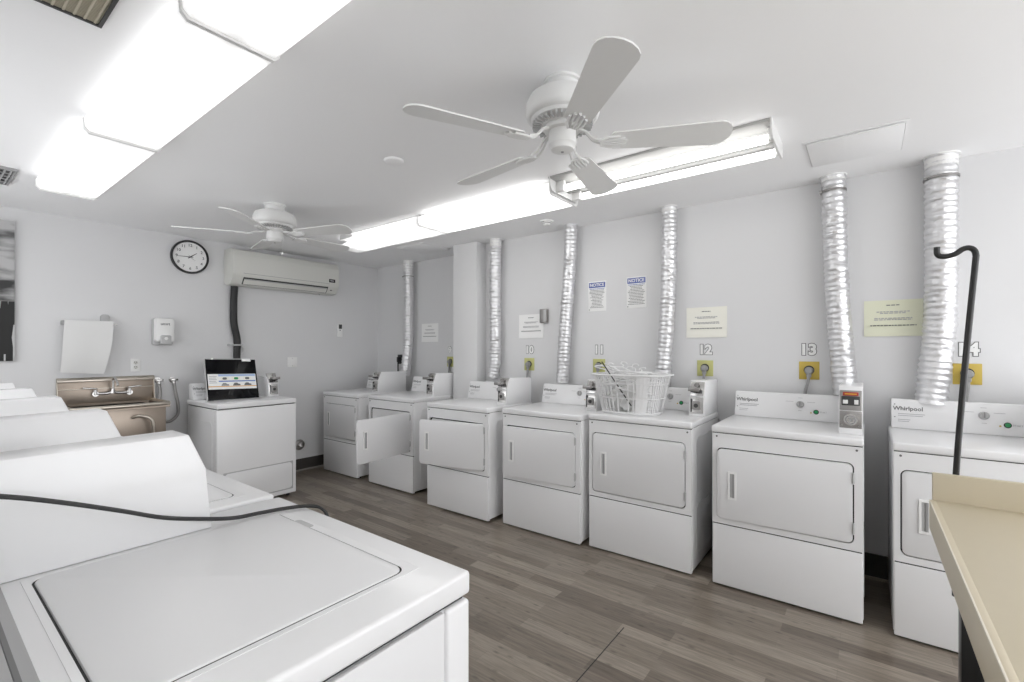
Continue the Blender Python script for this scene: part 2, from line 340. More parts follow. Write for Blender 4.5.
# ---------------------------------------------------------------- laundry machines
# local frame: front face on x=0 looking along -x, back at +x; right side (seen from the front) at y=0
def meter_case(t, W, deck, x0, xb, style, top=0.255, wid=0.105):
    y0, y1 = 0.004, 0.004+wid
    prof = [(x0, deck), (x0+0.012, deck+0.145), (x0+0.048, deck+top), (xb, deck+top-0.006), (xb, deck)]
    case = MB().prism(prof, 'y', y0, y1, M['enamel'], 0.004).build('coin_meter_case', t)
    yc = (y0+y1)/2
    def sl(z):  # front surface x at height z above the deck
        return x0+0.012*z/0.145 if z < 0.145 else x0+0.012+0.036*(z-0.145)/(top-0.145)
    if style == 'display':
        b = MB()
        b.prism([(sl(0.035)-0.005, deck+0.035), (sl(0.125)-0.005, deck+0.125), (sl(0.125)+0.01, deck+0.125), (sl(0.035)+0.01, deck+0.035)], 'y', y0+0.004, y1-0.004, M['steelb'], 0.001)
        for r, m, d in ((0.031, 'chrome', 0.008), (0.024, 'grey', 0.010), (0.018, 'chrome', 0.014), (0.009, 'grey', 0.016)):
            b.cyl((sl(0.08), yc, deck+0.08), (sl(0.08)-d, yc, deck+0.0805), r, M[m], 28)
        for yy, zz in ((y0+0.014, 0.112), (y1-0.014, 0.048), (y0+0.014, 0.048)):
            b.cyl((sl(zz), yy, deck+zz), (sl(zz)-0.009, yy, deck+zz), 0.005, M['chrome'], 12)
        b.build('coin_box_lock', case)
        b = MB()
        b.prism([(sl(0.13)-0.005, deck+0.13), (sl(0.235)-0.006, deck+0.235), (sl(0.235)+0.01, deck+0.235), (sl(0.13)+0.01, deck+0.13)], 'y', y0+0.004, y1-0.004, M['steelb'], 0.001)
        b.box(sl(0.185)-0.012, sl(0.185), y0+0.012, y1-0.012, deck+0.152, deck+0.205, M['acd'], 0.002)
        b.box(sl(0.17)-0.015, sl(0.17), yc+0.012, yc+0.034, deck+0.165, deck+0.185, M['white'], 0.001)
        b.box(sl(0.17)-0.015, sl(0.17), yc-0.034, yc-0.016, deck+0.163, deck+0.187, M['white'], 0.001)
        b.build('payment_display', case)
        lb = MB().box(sl(0.217)-0.010, sl(0.217)+0.002, y0+0.018, y1-0.018, deck+0.207, deck+0.226, M['red'], 0.001)
        lb.box(sl(0.217)-0.0108, sl(0.217)-0.009, y0+0.026, y1-0.026, deck+0.213, deck+0.220, M['orange'])
        lb.build('red_label', case)
    elif style == 'flush':
        b = MB().prism([(sl(0.02)-0.0015, deck+0.02), (sl(0.13)-0.0015, deck+0.13), (sl(0.13)+0.01, deck+0.13), (sl(0.02)+0.01, deck+0.02)], 'y', y0+0.010, y1-0.008, M['chrome'])
        b.cyl((sl(0.07), yc, deck+0.075), (sl(0.07)-0.003, yc, deck+0.075), 0.014, M['steelb']); b.build('coin_box_lock', case)
        b = MB().prism([(sl(0.15)-0.0015, deck+0.15), (sl(0.21)-0.0015, deck+0.21), (sl(0.21)+0.01, deck+0.21), (sl(0.15)+0.01, deck+0.15)], 'y', y0+0.012, y1-0.010, M['steelb'])
        b.build('coin_slot_plate', case)
    else:
        b = MB()
        b.prism([(sl(0.14)-0.008, deck+0.14), (sl(0.235)-0.008, deck+0.235), (sl(0.235)+0.01, deck+0.235), (sl(0.14)+0.01, deck+0.14)], 'y', y0+0.008, y1-0.006, M['chrome'], 0.002)
        b.box(x0-0.01, x0+0.03, y0+0.018, y1-0.016, deck+0.165, deck+0.18, M['acd'], 0.002)
        b.box(x0-0.055, x0+0.02, y0+0.026, y1-0.024, deck+0.182, deck+0.192, M['chrome'], 0.002)
        b.box(x0-0.063, x0-0.052, y0+0.018, y1-0.014, deck+0.176, deck+0.202, M['steelb'], 0.003)
        b.cyl((x0+0.02, yc, deck+0.215), (x0-0.004, yc, deck+0.215), 0.014, M['steelb'])
        b.build('coin_slide', case)
        b = MB()
        b.prism([(sl(0.02)-0.006, deck+0.02), (sl(0.13)-0.006, deck+0.13), (sl(0.13)+0.01, deck+0.13), (sl(0.02)+0.01, deck+0.02)], 'y', y0+0.010, y1-0.008, M['chrome'], 0.002)
        b.rrect(y0+0.026, y1-0.024, deck+0.045, deck+0.105, sl(0.07), sl(0.07)-0.016, 0.012, 'x', M['steelb'], bev=0.003)
        b.cyl((sl(0.07), yc, deck+0.075), (sl(0.07)-0.021, yc, deck+0.075), 0.014, M['acd'])
        b.box(sl(0.07)-0.010, sl(0.07), y1-0.022, y1-0.014, deck+0.03, deck+0.12, M['acd'])
        b.build('coin_box_lock', case)
    return case

def console(t, W, deck, xb, y1, h=0.165, dial=True, dep=0.105, lean=0.040):
    ya, yb = y1, W-0.012
    x0 = xb-dep
    prof = [(x0, deck), (x0+lean, deck+h), (max(xb-0.02, x0+lean+0.01), deck+h), (xb, deck+h-0.02), (xb, deck)]
    c = MB().prism(prof, 'y', ya, yb, M['enamel'], 0.004).build('control_console', t)
    tilt = math.atan2(lean, h)
    def P(y, z, d=0.001): return Vector((x0+lean*z/h-d, y, deck+z))
    def fm(y, z, d=0.0012): return Matrix.Translation(P(y, z, d)) @ Matrix(((0, -math.sin(-tilt)*0+math.sin(tilt), -math.cos(tilt)), (-1, 0, 0), (0, math.cos(tilt), math.sin(tilt)))).to_4x4()
    MB().text('Whirlpool', 0.032, M['ink'], fm(yb-0.075, h*0.68), 0.0004, 0.0006).build('logo_lettering', c)
    b = MB()
    for z, y0_, y1_ in ((0.50, 0.03, 0.15), (0.44, 0.03, 0.14), (0.30, 0.03, 0.085), (0.24, 0.03, 0.08)):
        b.box(-(y1_-y0_)/2, (y1_-y0_)/2, -0.0016, 0.0016, 0, 0.0006, M['inkl'], mx=fm(yb-(y0_+y1_)/2, h*z, 0.0012))
    b.build('fine_print', c)
    if dial:
        yd = ya+0.36*(yb-ya)
        b = MB()
        b.lathe([(0.022, 0), (0.022, 0.008), (0.017, 0.020), (0.0, 0.020)], M['lgrey'], 24, mx=fm(yd, h*0.60, 0.0))
        b.box(-0.003, 0.003, -0.015, 0.015, 0.02, 0.026, M['grey'], 0.001, mx=fm(yd, h*0.60, 0.0))
        b.build('dial', c)
        b = MB()
        for a in (-1, 1):
            b.box(-0.022, 0.022, -0.001, 0.001, 0, 0.0006, M['inkl'], mx=fm(yd-a*0.06, h*0.70))
        b.box(-0.012, 0.012, -0.001, 0.001, 0, 0.0006, M['inkl'], mx=fm(yd, h*0.85))
        b.box(-0.010, 0.010, -0.001, 0.001, 0, 0.0006, M['inkl'], mx=fm(yd, h*0.36))
        b.build('dial_marks', c)
        yg = ya+0.215*(yb-ya)
        b = MB()
        b.lathe([(0.015, 0), (0.015, 0.004), (0.0, 0.004)], M['black'], 24, mx=fm(yg, h*0.34, 0))
        b.lathe([(0.0105, 0.004), (0.0105, 0.008), (0.0, 0.009)], M['green'], 24, mx=fm(yg, h*0.34, 0))
        b.build('start_button', c)
        MB().text('START', 0.013, M['inkl'], fm(yg-0.038, h*0.34), 0.0003).build('button_lettering', c)
        MB().lathe([(0.0045, 0), (0.0045, 0.003), (0, 0.003)], M['plate'], 12, mx=fm(yg+0.028, h*0.30, 0)).build('lamp', c)
    for zz in (0.82, 0.38):
        MB().lathe([(0.003, 0), (0.003, 0.0015), (0, 0.0015)], M['ink'], 10, mx=fm(yb-0.016, h*zz, 0)).build('screw', c)
    return c

def dryer(label, x, y, W, deck=0.965, door_open=0.0, cx=0.27, D=0.66, style='slide', top=0.245, dial=True, meter=True, wid=0.105):
    t = thing('clothes_dryer', label, 'dryer', (x, y, 0), 0, 'dryers standing along the right wall')
    zs = deck-0.042
    # cabinet: sides and back, open front
    b = MB()
    b.box(0.02, D, 0.0, 0.012, 0.025, zs, M['enamel'], 0.003); b.box(0.02, D, W-0.012, W, 0.025, zs, M['enamel'], 0.003)
    b.box(D-0.012, D, 0.0, W, 0.025, zs, M['enamel']); b.box(0.02, D, 0.005, W-0.005, 0.025, 0.04, M['gap']); b.box(0.02, 0.03, 0.02, W-0.02, 0.002, 0.03, M['gap'])  # black toe strip stands in for the shadow line at the floor
    b.rrect(0.10, D-0.08, 0.10, 0.42, 0.001, -0.0022, 0.04, 'y', M['enamel']); b.rrect(0.10, D-0.08, 0.50, zs-0.07, 0.001, -0.0022, 0.04, 'y', M['enamel'])
    b.box(0.028, 0.045, 0.012, W-0.012, 0.30, zs, M['enamel2'])
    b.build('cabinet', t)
    MB().box(0.0, 0.03, 0.003, W-0.003, 0.012, 0.372, M['enamel'], 0.005, 3).build('lower_panel', t)
    d0, d1, z0, z1 = 0.045, W-0.033, 0.418, 0.828-(0.965-deck)
    b = MB().frame(0.003, W-0.003, 0.379, zs-0.004, 0.002, 0.024, d0-0.006, d1+0.006, z0-0.006, z1+0.006, 0.030, 'x', M['enamel'])
    b.box(0.006, 0.026, 0.006, W-0.006, 0.371, 0.381, M['gap'])
    b.frame(d0-0.02, d1+0.02, z0-0.02, z1+0.02, 0.0195, 0.0205, d0+0.006, d1-0.006, z0+0.006, z1-0.006, 0.022, 'x', M['gap'])
    # drum opening behind the door
    b.frame(d0-0.01, d1+0.01, z0-0.01, z1+0.01, 0.022, 0.030, 0.16, W-0.16, 0.50, z1-0.023, 0.10, 'x', M['enamel2'])
    b.build('front_frame', t)
    b = MB()
    cy, cz = W/2, 0.652
    b.box(0.30, 0.302, 0.14, W-0.14, 0.48, 0.82, M['grey']); b.box(0.046, 0.30, 0.14, 0.15, 0.48, 0.82, M['shade']); b.box(0.046, 0.30, W-0.15, W-0.14, 0.48, 0.82, M['shade'])
    b.box(0.046, 0.30, 0.14, W-0.14, 0.48, 0.49, M['shade']); b.box(0.046, 0.30, 0.14, W-0.14, 0.81, 0.82, M['shade'])
    b.build('drum', t)
    for yy in (0.028, W-0.028):
        MB().cyl((0.004, yy, zs-0.022), (-0.001, yy, zs-0.022), 0.0055, M['ink'], 12).build('screw', t)
    # door, origin at its hinge
    dw = d1-d0
    door = MB().rrect(0.0, dw, z0-0.62, z1-0.62, 0.018, -0.004, 0.026, 'x', M['enamel2'], bev=0.004)
    if door_open > 0.01: door.rrect(0.04, dw-0.04, z0-0.58, z1-0.66, 0.018, 0.030, 0.05, 'x', M['enamel'], bev=0.004)
    door = door.build('door', t, loc=(0, d0, 0.62)); door.rotation_euler = (0, 0, door_open)
    hy0, hy1, hz0, hz1 = dw-0.107, dw-0.062, -0.082, 0.082
    hb = MB().frame(hy0, hy1, hz0, hz1, -0.010, -0.003, hy0+0.010, hy1-0.010, hz0+0.012, hz1-0.012, 0.004, 'x', M['white'])
    hb.box(-0.0055, -0.0035, hy0+0.008, hy1-0.008, hz0+0.01, hz1-0.01, M['lgrey'])
    hb.box(-0.011, -0.004, hy0+0.010, hy0+0.020, hz0+0.012, hz1-0.012, M['grey'])
    hb.build('handle', door)
    for zz in (0.755, 0.495):
        MB().box(-0.007, 0.006, d0-0.009, d0+0.004, zz-0.025, zz+0.025, M['lgrey'], 0.002).cyl((-0.006, d0-0.003, zz-0.03), (-0.006, d0-0.003, zz+0.03), 0.004, M['lgrey'], 10).build('hinge', t)
    MB().box(0.012, 0.02, d1-0.10, d1-0.085, z1-0.001, z1+0.010, M['gap']).build('door_catch', t)
    # top
    tb = MB().box(-0.006, D, -0.002, W+0.002, zs, deck, M['enamel'], 0.010, 3)
    tb.box(0.004, D-0.01, 0.004, W-0.004, zs-0.004, zs+0.004, M['gap'])
    tb.build('worktop', t)
    if meter: meter_case(t, W, deck, cx, D-0.01, style, top, wid)
    console(t, W, deck, D, 0.004+wid+0.004, dial=dial)
    for yy in (0.05, W-0.05):
        for xx in (0.06, D-0.05): MB().cyl((xx, yy, 0.0), (xx, yy, 0.03), 0.017, M['rubber'], 14).build('foot', t)
    return t

DR = [
 ('white dryer in the far corner beside the back wall, door shut', 3.03, 4.43, 0.68, dict(D=0.69, deck=0.932, top=0.235)),
 ('white dryer with its door swung wide open in the alcove', 3.035, 3.525, 0.715, dict(door_open=math.radians(95), D=0.68, deck=0.942, top=0.235)),
 ('white dryer in front of the wall pier with its door standing ajar', 2.915, 2.462, 0.733, dict(door_open=math.radians(11.5), D=0.635, cx=0.25, deck=0.942, top=0.230)),
 ('white dryer under number 11 socket, left of the one with the laundry basket', 2.97, 1.64, 0.716, dict(door_open=math.radians(3.6), deck=0.947, top=0.240)),
 ('white dryer with the full laundry basket on its top', 3.0, 0.866, 0.722, dict(cx=0.30)),
 ('large white dryer below number 13 with steel payment display and red label', 2.985, 0.008, 0.736, dict(door_open=math.radians(1.6), cx=0.105, style='display', top=0.258)),
 ('white dryer at the right edge, behind the beige table and black hooked pole', 2.975, -0.842, 0.733, dict(cx=0.105, style='display', top=0.258)),
]
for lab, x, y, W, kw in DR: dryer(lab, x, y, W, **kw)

def washer(label, loc, rz, W, deck, D=0.70, case=True, lid=(0.079, 0.526, 0.135, 0.655), cx=0.215, top=0.232, service=False, group=None, style='flush', dial=True):
    t = thing('washing_machine', label, 'washing machine', loc, rz, group)
    zs = deck-0.045
    b = MB()
    b.box(0.012, D, 0.006, W-0.006, 0.03, zs-0.006, M['enamel'], 0.012, 3)
    b.box(0.068, D-0.03, 0.0, 0.01, 0.05, zs-0.008, M['enamel2'], 0.001); b.box(0.068, D-0.03, W-0.01, W, 0.05, zs-0.008, M['enamel2'], 0.001)
    b.box(0.0, 0.064, -0.002, W+0.002, 0.03, zs-0.008, M['enamel'], 0.008, 3)
    if service:
        b.rrect(0.04, W-0.06, 0.08, 0.33, 0.002, -0.004, 0.03, 'x', M['enamel'], bev=0.002)
        b.frame(0.03, W-0.05, 0.07, 0.34, -0.0006, 0.004, 0.04, W-0.06, 0.08, 0.33, 0.03, 'x', M['lgrey'])
        b.rrect(0.10, D-0.1, 0.10, zs-0.12, W-0.005, W+0.0035, 0.05, 'y', M['enamel'])
    b.build('cabinet', t)
    lx0, lx1, ly0, ly1 = lid
    tb = MB()
    tb.box(-0.003, D, -0.002, W+0.001, zs, deck, M['enamel'], 0.008, 4)
    tb.frame(lx0-0.024, lx1+0.014, ly0-0.014, ly1+0.014, deck-0.001, deck+0.0010, lx0-0.003, lx1+0.003, ly0-0.003, ly1+0.003, 0.026, 'z', M['enamel'])
    tb.rrect(lx0-0.0035, lx1+0.0035, ly0-0.0035, ly1+0.0035, deck-0.001, deck+0.0004, 0.026, 'z', M['gap'])
    tb.box(0.01, D-0.01, 0.01, W-0.01, zs-0.007, zs+0.002, M['gap'])
    tb.build('top_panel', t)
    ld = MB().rrect(lx0, lx1, ly0, ly1, deck-0.001, deck+0.0045, 0.024, 'z', M['enamel2'], bev=0.005)
    ny = ly0+(ly1-ly0)*0.25
    ld.rrect(lx0-0.016, lx0+0.004, ny-0.035, ny+0.035, deck-0.001, deck+0.0018, 0.008, 'z', M['lgrey'], bev=0.001)
    ld.build('lid', t)
    if case:
        meter_case(t, W, deck, cx, D-0.012, style, top, 0.105)
    c = console(t, W, deck, D-0.012, 0.004+0.105+0.004, h=0.15, dial=dial, dep=0.105 if service else 0.145, lean=0.04 if service else 0.085)
    if not service:
        xf = D-0.012-0.145
        MB().prism([(xf+0.0010, deck+0.006), (xf+0.0780, deck+0.142), (xf+0.083, deck+0.140), (xf+0.006, deck+0.005)], 'y', 0.122, W-0.016, M['fascia']).build('control_fascia', c)
        MB().prism([(xf+0.0245, deck+0.050), (xf+0.0325, deck+0.064), (xf+0.040, deck+0.062), (xf+0.032, deck+0.048)], 'y', 0.20, W-0.10, M['ink']).build('control_strip', c)
    for yy in (0.05, W-0.05):
        for xx in (0.06, D-0.05): MB().cyl((xx, yy, 0.0), (xx, yy, 0.035), 0.016, M['rubber'], 14).build('foot', t)
    return t
WD = 0.99
WL = ['white top-loading washer nearest the camera with a black cord across its lid',
      'white top-loading washer directly behind the nearest one, cord end at its near edge',
      'white top-loading washer third from the camera in the left row',
      'white top-loading washer fourth from the camera in the left row',
      'white top-loading washer at the far end of the left row, nearest the sink']
ys = [1.370, 2.085, 2.80, 3.51, 4.20]
for i, (lab, ye) in enumerate(zip(WL, ys)):
    W = 0.755 if i == 0 else 0.682
    washer(lab, (0.672, ye, 0), PI, W, WD, D=0.72, group='washing machines in the left row',
           lid=(0.076, 0.524, 0.135, 0.655) if i == 0 else (0.076, 0.524, 0.12, 0.61))
washer('white top-loading washer against the back wall with a black framed display on top', (2.355, 4.46, 0), PI/2, 0.70, 0.948, D=0.70, lid=(0.06, 0.42, 0.12, 0.60),
       cx=0.33, top=0.20, service=True, style='slide')

# ---------------------------------------------------------------- foil ducts
def duct(label, pts, r, collar=0.07, band=True, collar_mat='white'):
    P = catmull(pts, 60)
    # resample
    out = [P[0]]; acc = 0; step = 0.0085
    for a, b in zip(P, P[1:]):
        while (b-out[-1]).length >= step:
            d = (b-out[-1]).normalized(); out.append(out[-1]+d*step)
    rnd = random.Random(len(label))
    ph = rnd.random()*6
    jit = [rnd.uniform(-1, 1) for _ in out]; wv = [0.0]
    for _ in out: wv.append(wv[-1]+2*PI/rnd.uniform(3.2, 5.0))
    def rf(i): return r*(0.955+0.042*math.sin(wv[i])+0.015*jit[i]+0.015*math.sin(i*0.21+ph))
    top = Vector(pts[0])
    t = thing('foil_duct', label, 'duct', (pts[-1][0], pts[-1][1], pts[-1][2]), 0, 'foil exhaust ducts behind the dryers')
    o = Vector(pts[-1])
    MB().tube([p-o for p in out], r, M['foil'], 22, radf=rf, jit=0.0022).build('hose', t)
    c = MB().cyl(top-o+Vector((0, 0, 0.0)), top-o-Vector((0, 0, collar)), r*0.97, M[collar_mat], 28)
    c.cyl(top-o, top-o-Vector((0, 0, 0.006)), r*1.10, M[collar_mat], 28)
    c.build('collar', t)
    if band:
        zc = collar+0.06
        MB().cyl(top-o-Vector((0, 0, zc)), top-o-Vector((0, 0, zc+0.011)), r*1.05, M['steelb'], 28).box(-0.012, 0.006, -0.008, 0.008, -0.008, 0.008, M['steelb'], 0.002, mx=Matrix.Translation(top-o+Vector((-r*0.5, r*0.95, -zc-0.006)))).build('clamp', t)
X = 3.615
duct('foil duct in the alcove with a white collar, behind the corner dryers', [(3.83, 4.535, 2.53), (3.83, 4.53, 2.1), (3.83, 4.54, 1.5), (3.80, 4.56, 1.1)], 0.062, 0.13)
duct('foil duct just right of the wall pier', [(X, 2.955, 2.53), (X, 2.96, 2.0), (X, 2.96, 1.4), (X, 2.99, 1.13)], 0.060, 0.085, False)
duct('foil duct between number 10 paper and the two notices', [(X, 2.09, 2.53), (X, 2.10, 2.2), (X, 2.14, 1.7), (X, 2.18, 1.13)], 0.058, 0.025, False, 'foil')
duct('foil duct right of the two notices, above the laundry basket', [(X, 1.215, 2.53), (X, 1.215, 2.2), (X, 1.23, 1.7), (X, 1.27, 1.13)], 0.059, 0.05, False)
duct('foil duct ending beside the steel payment display under number 13', [(X, 0.165, 2.53), (X, 0.155, 2.1), (X, 0.14, 1.7), (X, 0.10, 1.13)], 0.068, 0.03)
duct('foil duct at the right of the yellow paper, by the black hook', [(X, -0.345, 2.53), (X, -0.345, 2.1), (X, -0.34, 1.6), (X, -0.30, 1.11)], 0.076, 0.06)

# ---------------------------------------------------------------- sockets, numbers, papers
SL = {'9': 'in the alcove, cut off by the wall pier', '10': 'under the white paper beside the small grey box', '11': 'left of the laundry basket', '12': 'under the cream notice paper', '13': 'left of the duct by the steel payment display', '14': 'behind the black hooked pole at the right'}
def socket(num, y, x, z=1.282, col='plate', big=1.0, cordbend=0.0):
    s = 0.058*big
    t = thing('power_socket', 'yellow-plated power socket with grey plug ' + SL[num], 'socket', (x, y, z), 0, 'dryer sockets on the wall')
    MB().box(-0.006, 0, -s, s, -0.06, 0.06, M['plate' if num in ('13', '14') else 'platep'], 0.002).build('cover_plate', t)
    MB().cyl((-0.006, 0, 0.004), (-0.012, 0, 0.004), 0.030, M['acd'], 24).build('receptacle', t)
    b = MB().lathe([(0.024, 0), (0.026, 0.02), (0.018, 0.036), (0.0, 0.038)], M['grey'], 20, mx=Matrix.Translation((-0.012, 0, 0)) @ Matrix.Rotation(-PI/2, 4, 'Y'))
    b.box(-0.040, -0.014, -0.014, 0.014, -0.045, 0.0, M['grey'], 0.006)
    b.build('plug', t)
    MB().tube(catmull([(-0.028, 0, -0.035), (-0.030, 0.002+cordbend*0.3, -0.08), (-0.026, 0.010+cordbend, -0.16), (-0.022, 0.012+cordbend, -0.28)]), 0.010, M['grey'], 10).build('cord', t)
    if num == '9?': return t
    return t
socket('9', 3.905, XN); socket('10', 2.60, XR); socket('11', 1.855, XR, cordbend=0.01); socket('12', 0.97, XR); socket('13', 0.302, XR, cordbend=0.012); socket('14', -0.463, XR, big=1.05)
# dark plug seen edge-on behind the alcove duct
t = thing('power_socket', 'dark plug half hidden behind the alcove foil duct', 'socket', (XN, 4.82, 1.30), 0, 'dryer sockets on the wall')
MB().box(-0.006, 0, -0.05, 0.05, -0.06, 0.06, M['acd'], 0.002).build('cover_plate', t)
MB().box(-0.05, -0.006, -0.02, 0.02, -0.04, 0.03, M['black'], 0.008).tube(catmull([(-0.04, 0, -0.03), (-0.04, 0, -0.12), (-0.03, 0, -0.28)]), 0.009, M['black']).build('plug', t)
def number(txt, y, x, z=1.420, size=0.10):
    t = thing('wall_number', 'white outlined number above the yellow socket ' + SL[txt], 'number', (x, y, z), 0, 'white numbers above the sockets')
    MB().text(txt, size, M['ink'], face_mx((-0.0012, 0, 0), '-x'), 0.0006, 0.0085).build('outline', t)
    MB().text(txt, size, M['white'], face_mx((-0.0030, 0, 0), '-x'), 0.0006, 0.0042).build('digits', t)
for txt, y, x in (('9', 3.92, XN), ('10', 2.60, XR), ('11', 1.855, XR), ('12', 0.97, XR), ('13', 0.308, XR), ('14', -0.463, XR)): number(txt, y, x)

def sheet(label, x, y0, y1, z0, z1, m, lines, title=0.3, tilt=0.0, tiltv=0.0):
    """paper on the right wall; lines: (height fraction, width fraction)"""
    w_, h_ = y1-y0, z1-z0
    t = thing('paper_sign', label, 'sign', (x, (y0+y1)/2, (z0+z1)/2))
    bm = MB(); N = 10; front = []; 
    for j in range(N+1):
        v = 0.5-j/N; front.append((-0.0025-0.010*max(0, -v-0.15), v*h_))
    bm.prism(front+[(a_+0.0008, b_) for a_, b_ in front[::-1]], 'y', -w_/2, w_/2, m)
    bm.build('paper', t)
    b = MB(); rn = random.Random(int(y0*1000))
    for hf, wf in lines:
        ln = w_*wf; y = ln/2
        while y > -ln/2:
            wl = rn.uniform(0.008, 0.022); ye = max(y-wl, -ln/2)
            b.box(-0.0085 if hf < 0.4 else -0.0052, -0.0035, ye, y, (hf-0.5)*h_-0.0028, (hf-0.5)*h_+0.0024, M['ink'] if hf > 0.8 or lines[-1][0] == hf else M['inkl']); y = ye-0.004
    b.build('typed_lines', t)
    return t
PL = [(0.86, 0.22), (0.68, 0.56), (0.64, 0.44), (0.50, 0.64), (0.46, 0.64), (0.30, 0.78)]
sheet('small white notice paper in the alcove beside the foil duct', XN, 4.115, 4.41, 1.52, 1.745, M['paper'], PL)
sheet('white notice paper beside the small grey box, left of the duct', XR, 2.435, 2.725, 1.535, 1.765, M['paper'], PL)
sheet('cream notice paper above number 12, right of the duct', XR, 0.815, 1.108, 1.515, 1.745, M['cream'], PL)
sheet('pale yellow notice paper between the two right-hand ducts', XR, -0.275, 0.008, 1.505, 1.728, M['yellow'], PL)
def notice(label, yc, zc):
    t = thing('notice_sign', label, 'sign', (XR, yc, zc), 0, 'blue-headed notices on the wall')
    w_, h_ = 0.172, 0.26
    MB().box(-0.003, 0, -w_/2, w_/2, -h_/2, h_/2, M['paper'], 0.0008).build('board', t)
    hd = MB().box(-0.0045, -0.002, -w_/2+0.008, w_/2-0.008, h_/2-0.055, h_/2-0.010, M['blue']).build('header', t)
    MB().text('NOTICE', 0.038, M['paper'], face_mx((-0.0052, 0, h_/2-0.033), '-x'), 0.0006, 0.0010).build('header_lettering', hd)
    b = MB(); rn = random.Random(int(yc*100))
    z = h_/2-0.066; k = 0
    while z > -h_/2+0.02:
        ln = w_*rn.uniform(0.5, 0.85) if k else w_*0.82
        y = ln/2
        while y > -ln/2:
            ye = max(y-rn.uniform(0.006, 0.02), -ln/2); b.box(-0.0045, -0.0025, ye, y, z-0.0022, z+0.0022, M['blue'] if k == 0 else M['ink']); y = ye-0.003
        z -= 0.0125; k += 1
    b.build('body_lettering', t)
    MB().cyl((-0.003, w_/2-0.012, -h_/2+0.012), (-0.006, w_/2-0.012, -h_/2+0.012), 0.004, M['ink'], 10).build('pin', t)
notice('left one of the two blue-headed NOTICE signs', 1.875, 1.892); notice('right one of the two blue-headed NOTICE signs, nearer the duct', 1.515, 1.900)
# grey box
t = thing('control_box', 'small grey metal box on the wall at the corner of a white paper', 'box', (XR, 2.415, 1.742))
MB().box(-0.035, 0, -0.035, 0.045, -0.065, 0.065, M['steelb'], 0.004).build('housing', t)
MB().box(-0.040, -0.034, -0.030, -0.002, -0.055, 0.055, M['lgrey'], 0.002).build('cover', t)

# ---------------------------------------------------------------- ceiling fittings
def wrap_fixture(name, label, x0, x1, y0, y1, group, z=2.45, lm='lens_l'):
    t = thing(name, label, 'ceiling light', ((x0+x1)/2, (y0+y1)/2, ZC), 0, group)
    hw, hl = (x1-x0)/2, (y1-y0)/2; d = z-ZC
    MB().box(-hw+0.03, hw-0.03, -hl, hl, d*0.45, 0, M['fan'], 0.003).build('housing', t)
    prof = [(-hw-0.003, d*0.30), (-hw, d*0.78), (-hw+0.018, d), (hw-0.018, d), (hw, d*0.78), (hw+0.003, d*0.30)]
    MB().prism(prof, 'y', -hl+0.006, hl-0.006, M[lm], 0.003).build('lens', t)
    for s in (-1, 1):
        MB().prism([(a, b_-0.002 if b_ < d*0.5 else b_) for a, b_ in [(-hw-0.006, d*0.25), (-hw-0.002, d*0.84), (-hw+0.015, d*1.07), (hw-0.015, d*1.07), (hw+0.002, d*0.84), (hw+0.006, d*0.25)]], 'y', s*hl-0.004, s*hl+0.004, M['fan']).build('end_cap', t)
    return t
G1 = 'wrap lights in the left ceiling row'
wrap_fixture('ceiling_light', 'far wrap light of the left ceiling row, near the back wall', 0.522, 0.818, 2.925, 4.205, G1)
wrap_fixture('ceiling_light', 'middle wrap light of the left ceiling row', 0.522, 0.818, 1.68, 2.915, G1)
wrap_fixture('ceiling_light', 'near wrap light of the left ceiling row, cut by the top edge', 0.522, 0.818, 0.435, 1.670, G1)
G2 = 'lights in the right ceiling row'
wrap_fixture('ceiling_light', 'middle light of the right ceiling row with a flat white lens', 2.55, 2.905, 1.63, 2.905, G2, 2.44, 'lens')
# far unit, its lens slipping out of the end
t = thing('ceiling_light', 'far light of the right row with its curled lens slipping open', 'ceiling light', (2.727, 3.50, ZC), 0, G2)
MB().box(-0.15, 0.15, -0.585, 0.56, -0.045, 0, M['fan'], 0.003).build('housing', t)
b = MB()
tt = bmesh.new(); prof = []
for k in range(9):
    a = PI*0.5+PI*k/8*0.98; prof.append((-0.115+0.055*math.cos(a), -0.045+0.045*math.sin(a)))
prof += [(0.165, -0.092), (0.18, -0.075)]
n = len(prof); cols = []
ysg = [-0.58, -0.2, 0.2, 0.45, 0.62]
for q, yy in enumerate(ysg):
    ex = 0.10 if q == len(ysg)-1 else 0
    cols.append([tt.verts.new((px, (-0.58+(yy+0.58)*({0: 0.93, 1: 0.85, 2: 0.79, 3: 0.75, 4: 0.75, 5: 0.78, 6: 0.84, 7: 0.95, 8: 1.0}.get(i, 1.04)) + (0.04 if (q == len(ysg)-1 and i > 7) else 0)), pz-(0.0 if q < 3 else 0.004*(q-2)*(1 if i > 5 else 0)))) for i, (px, pz) in enumerate(prof)])
for A, B in zip(cols, cols[1:]):
    for i in range(n-1):
        f = tt.faces.new((A[i], A[i+1], B[i+1], B[i])); f.smooth = True
thicken(tt, 0.003)
b._merge(tt, M['lens_far']); b.build('lens', t)
for xx in (-0.06, 0.07): MB().cyl((xx, -0.57, -0.058), (xx, 0.50, -0.058), 0.013, M['tube'], 12).build('tube', t)
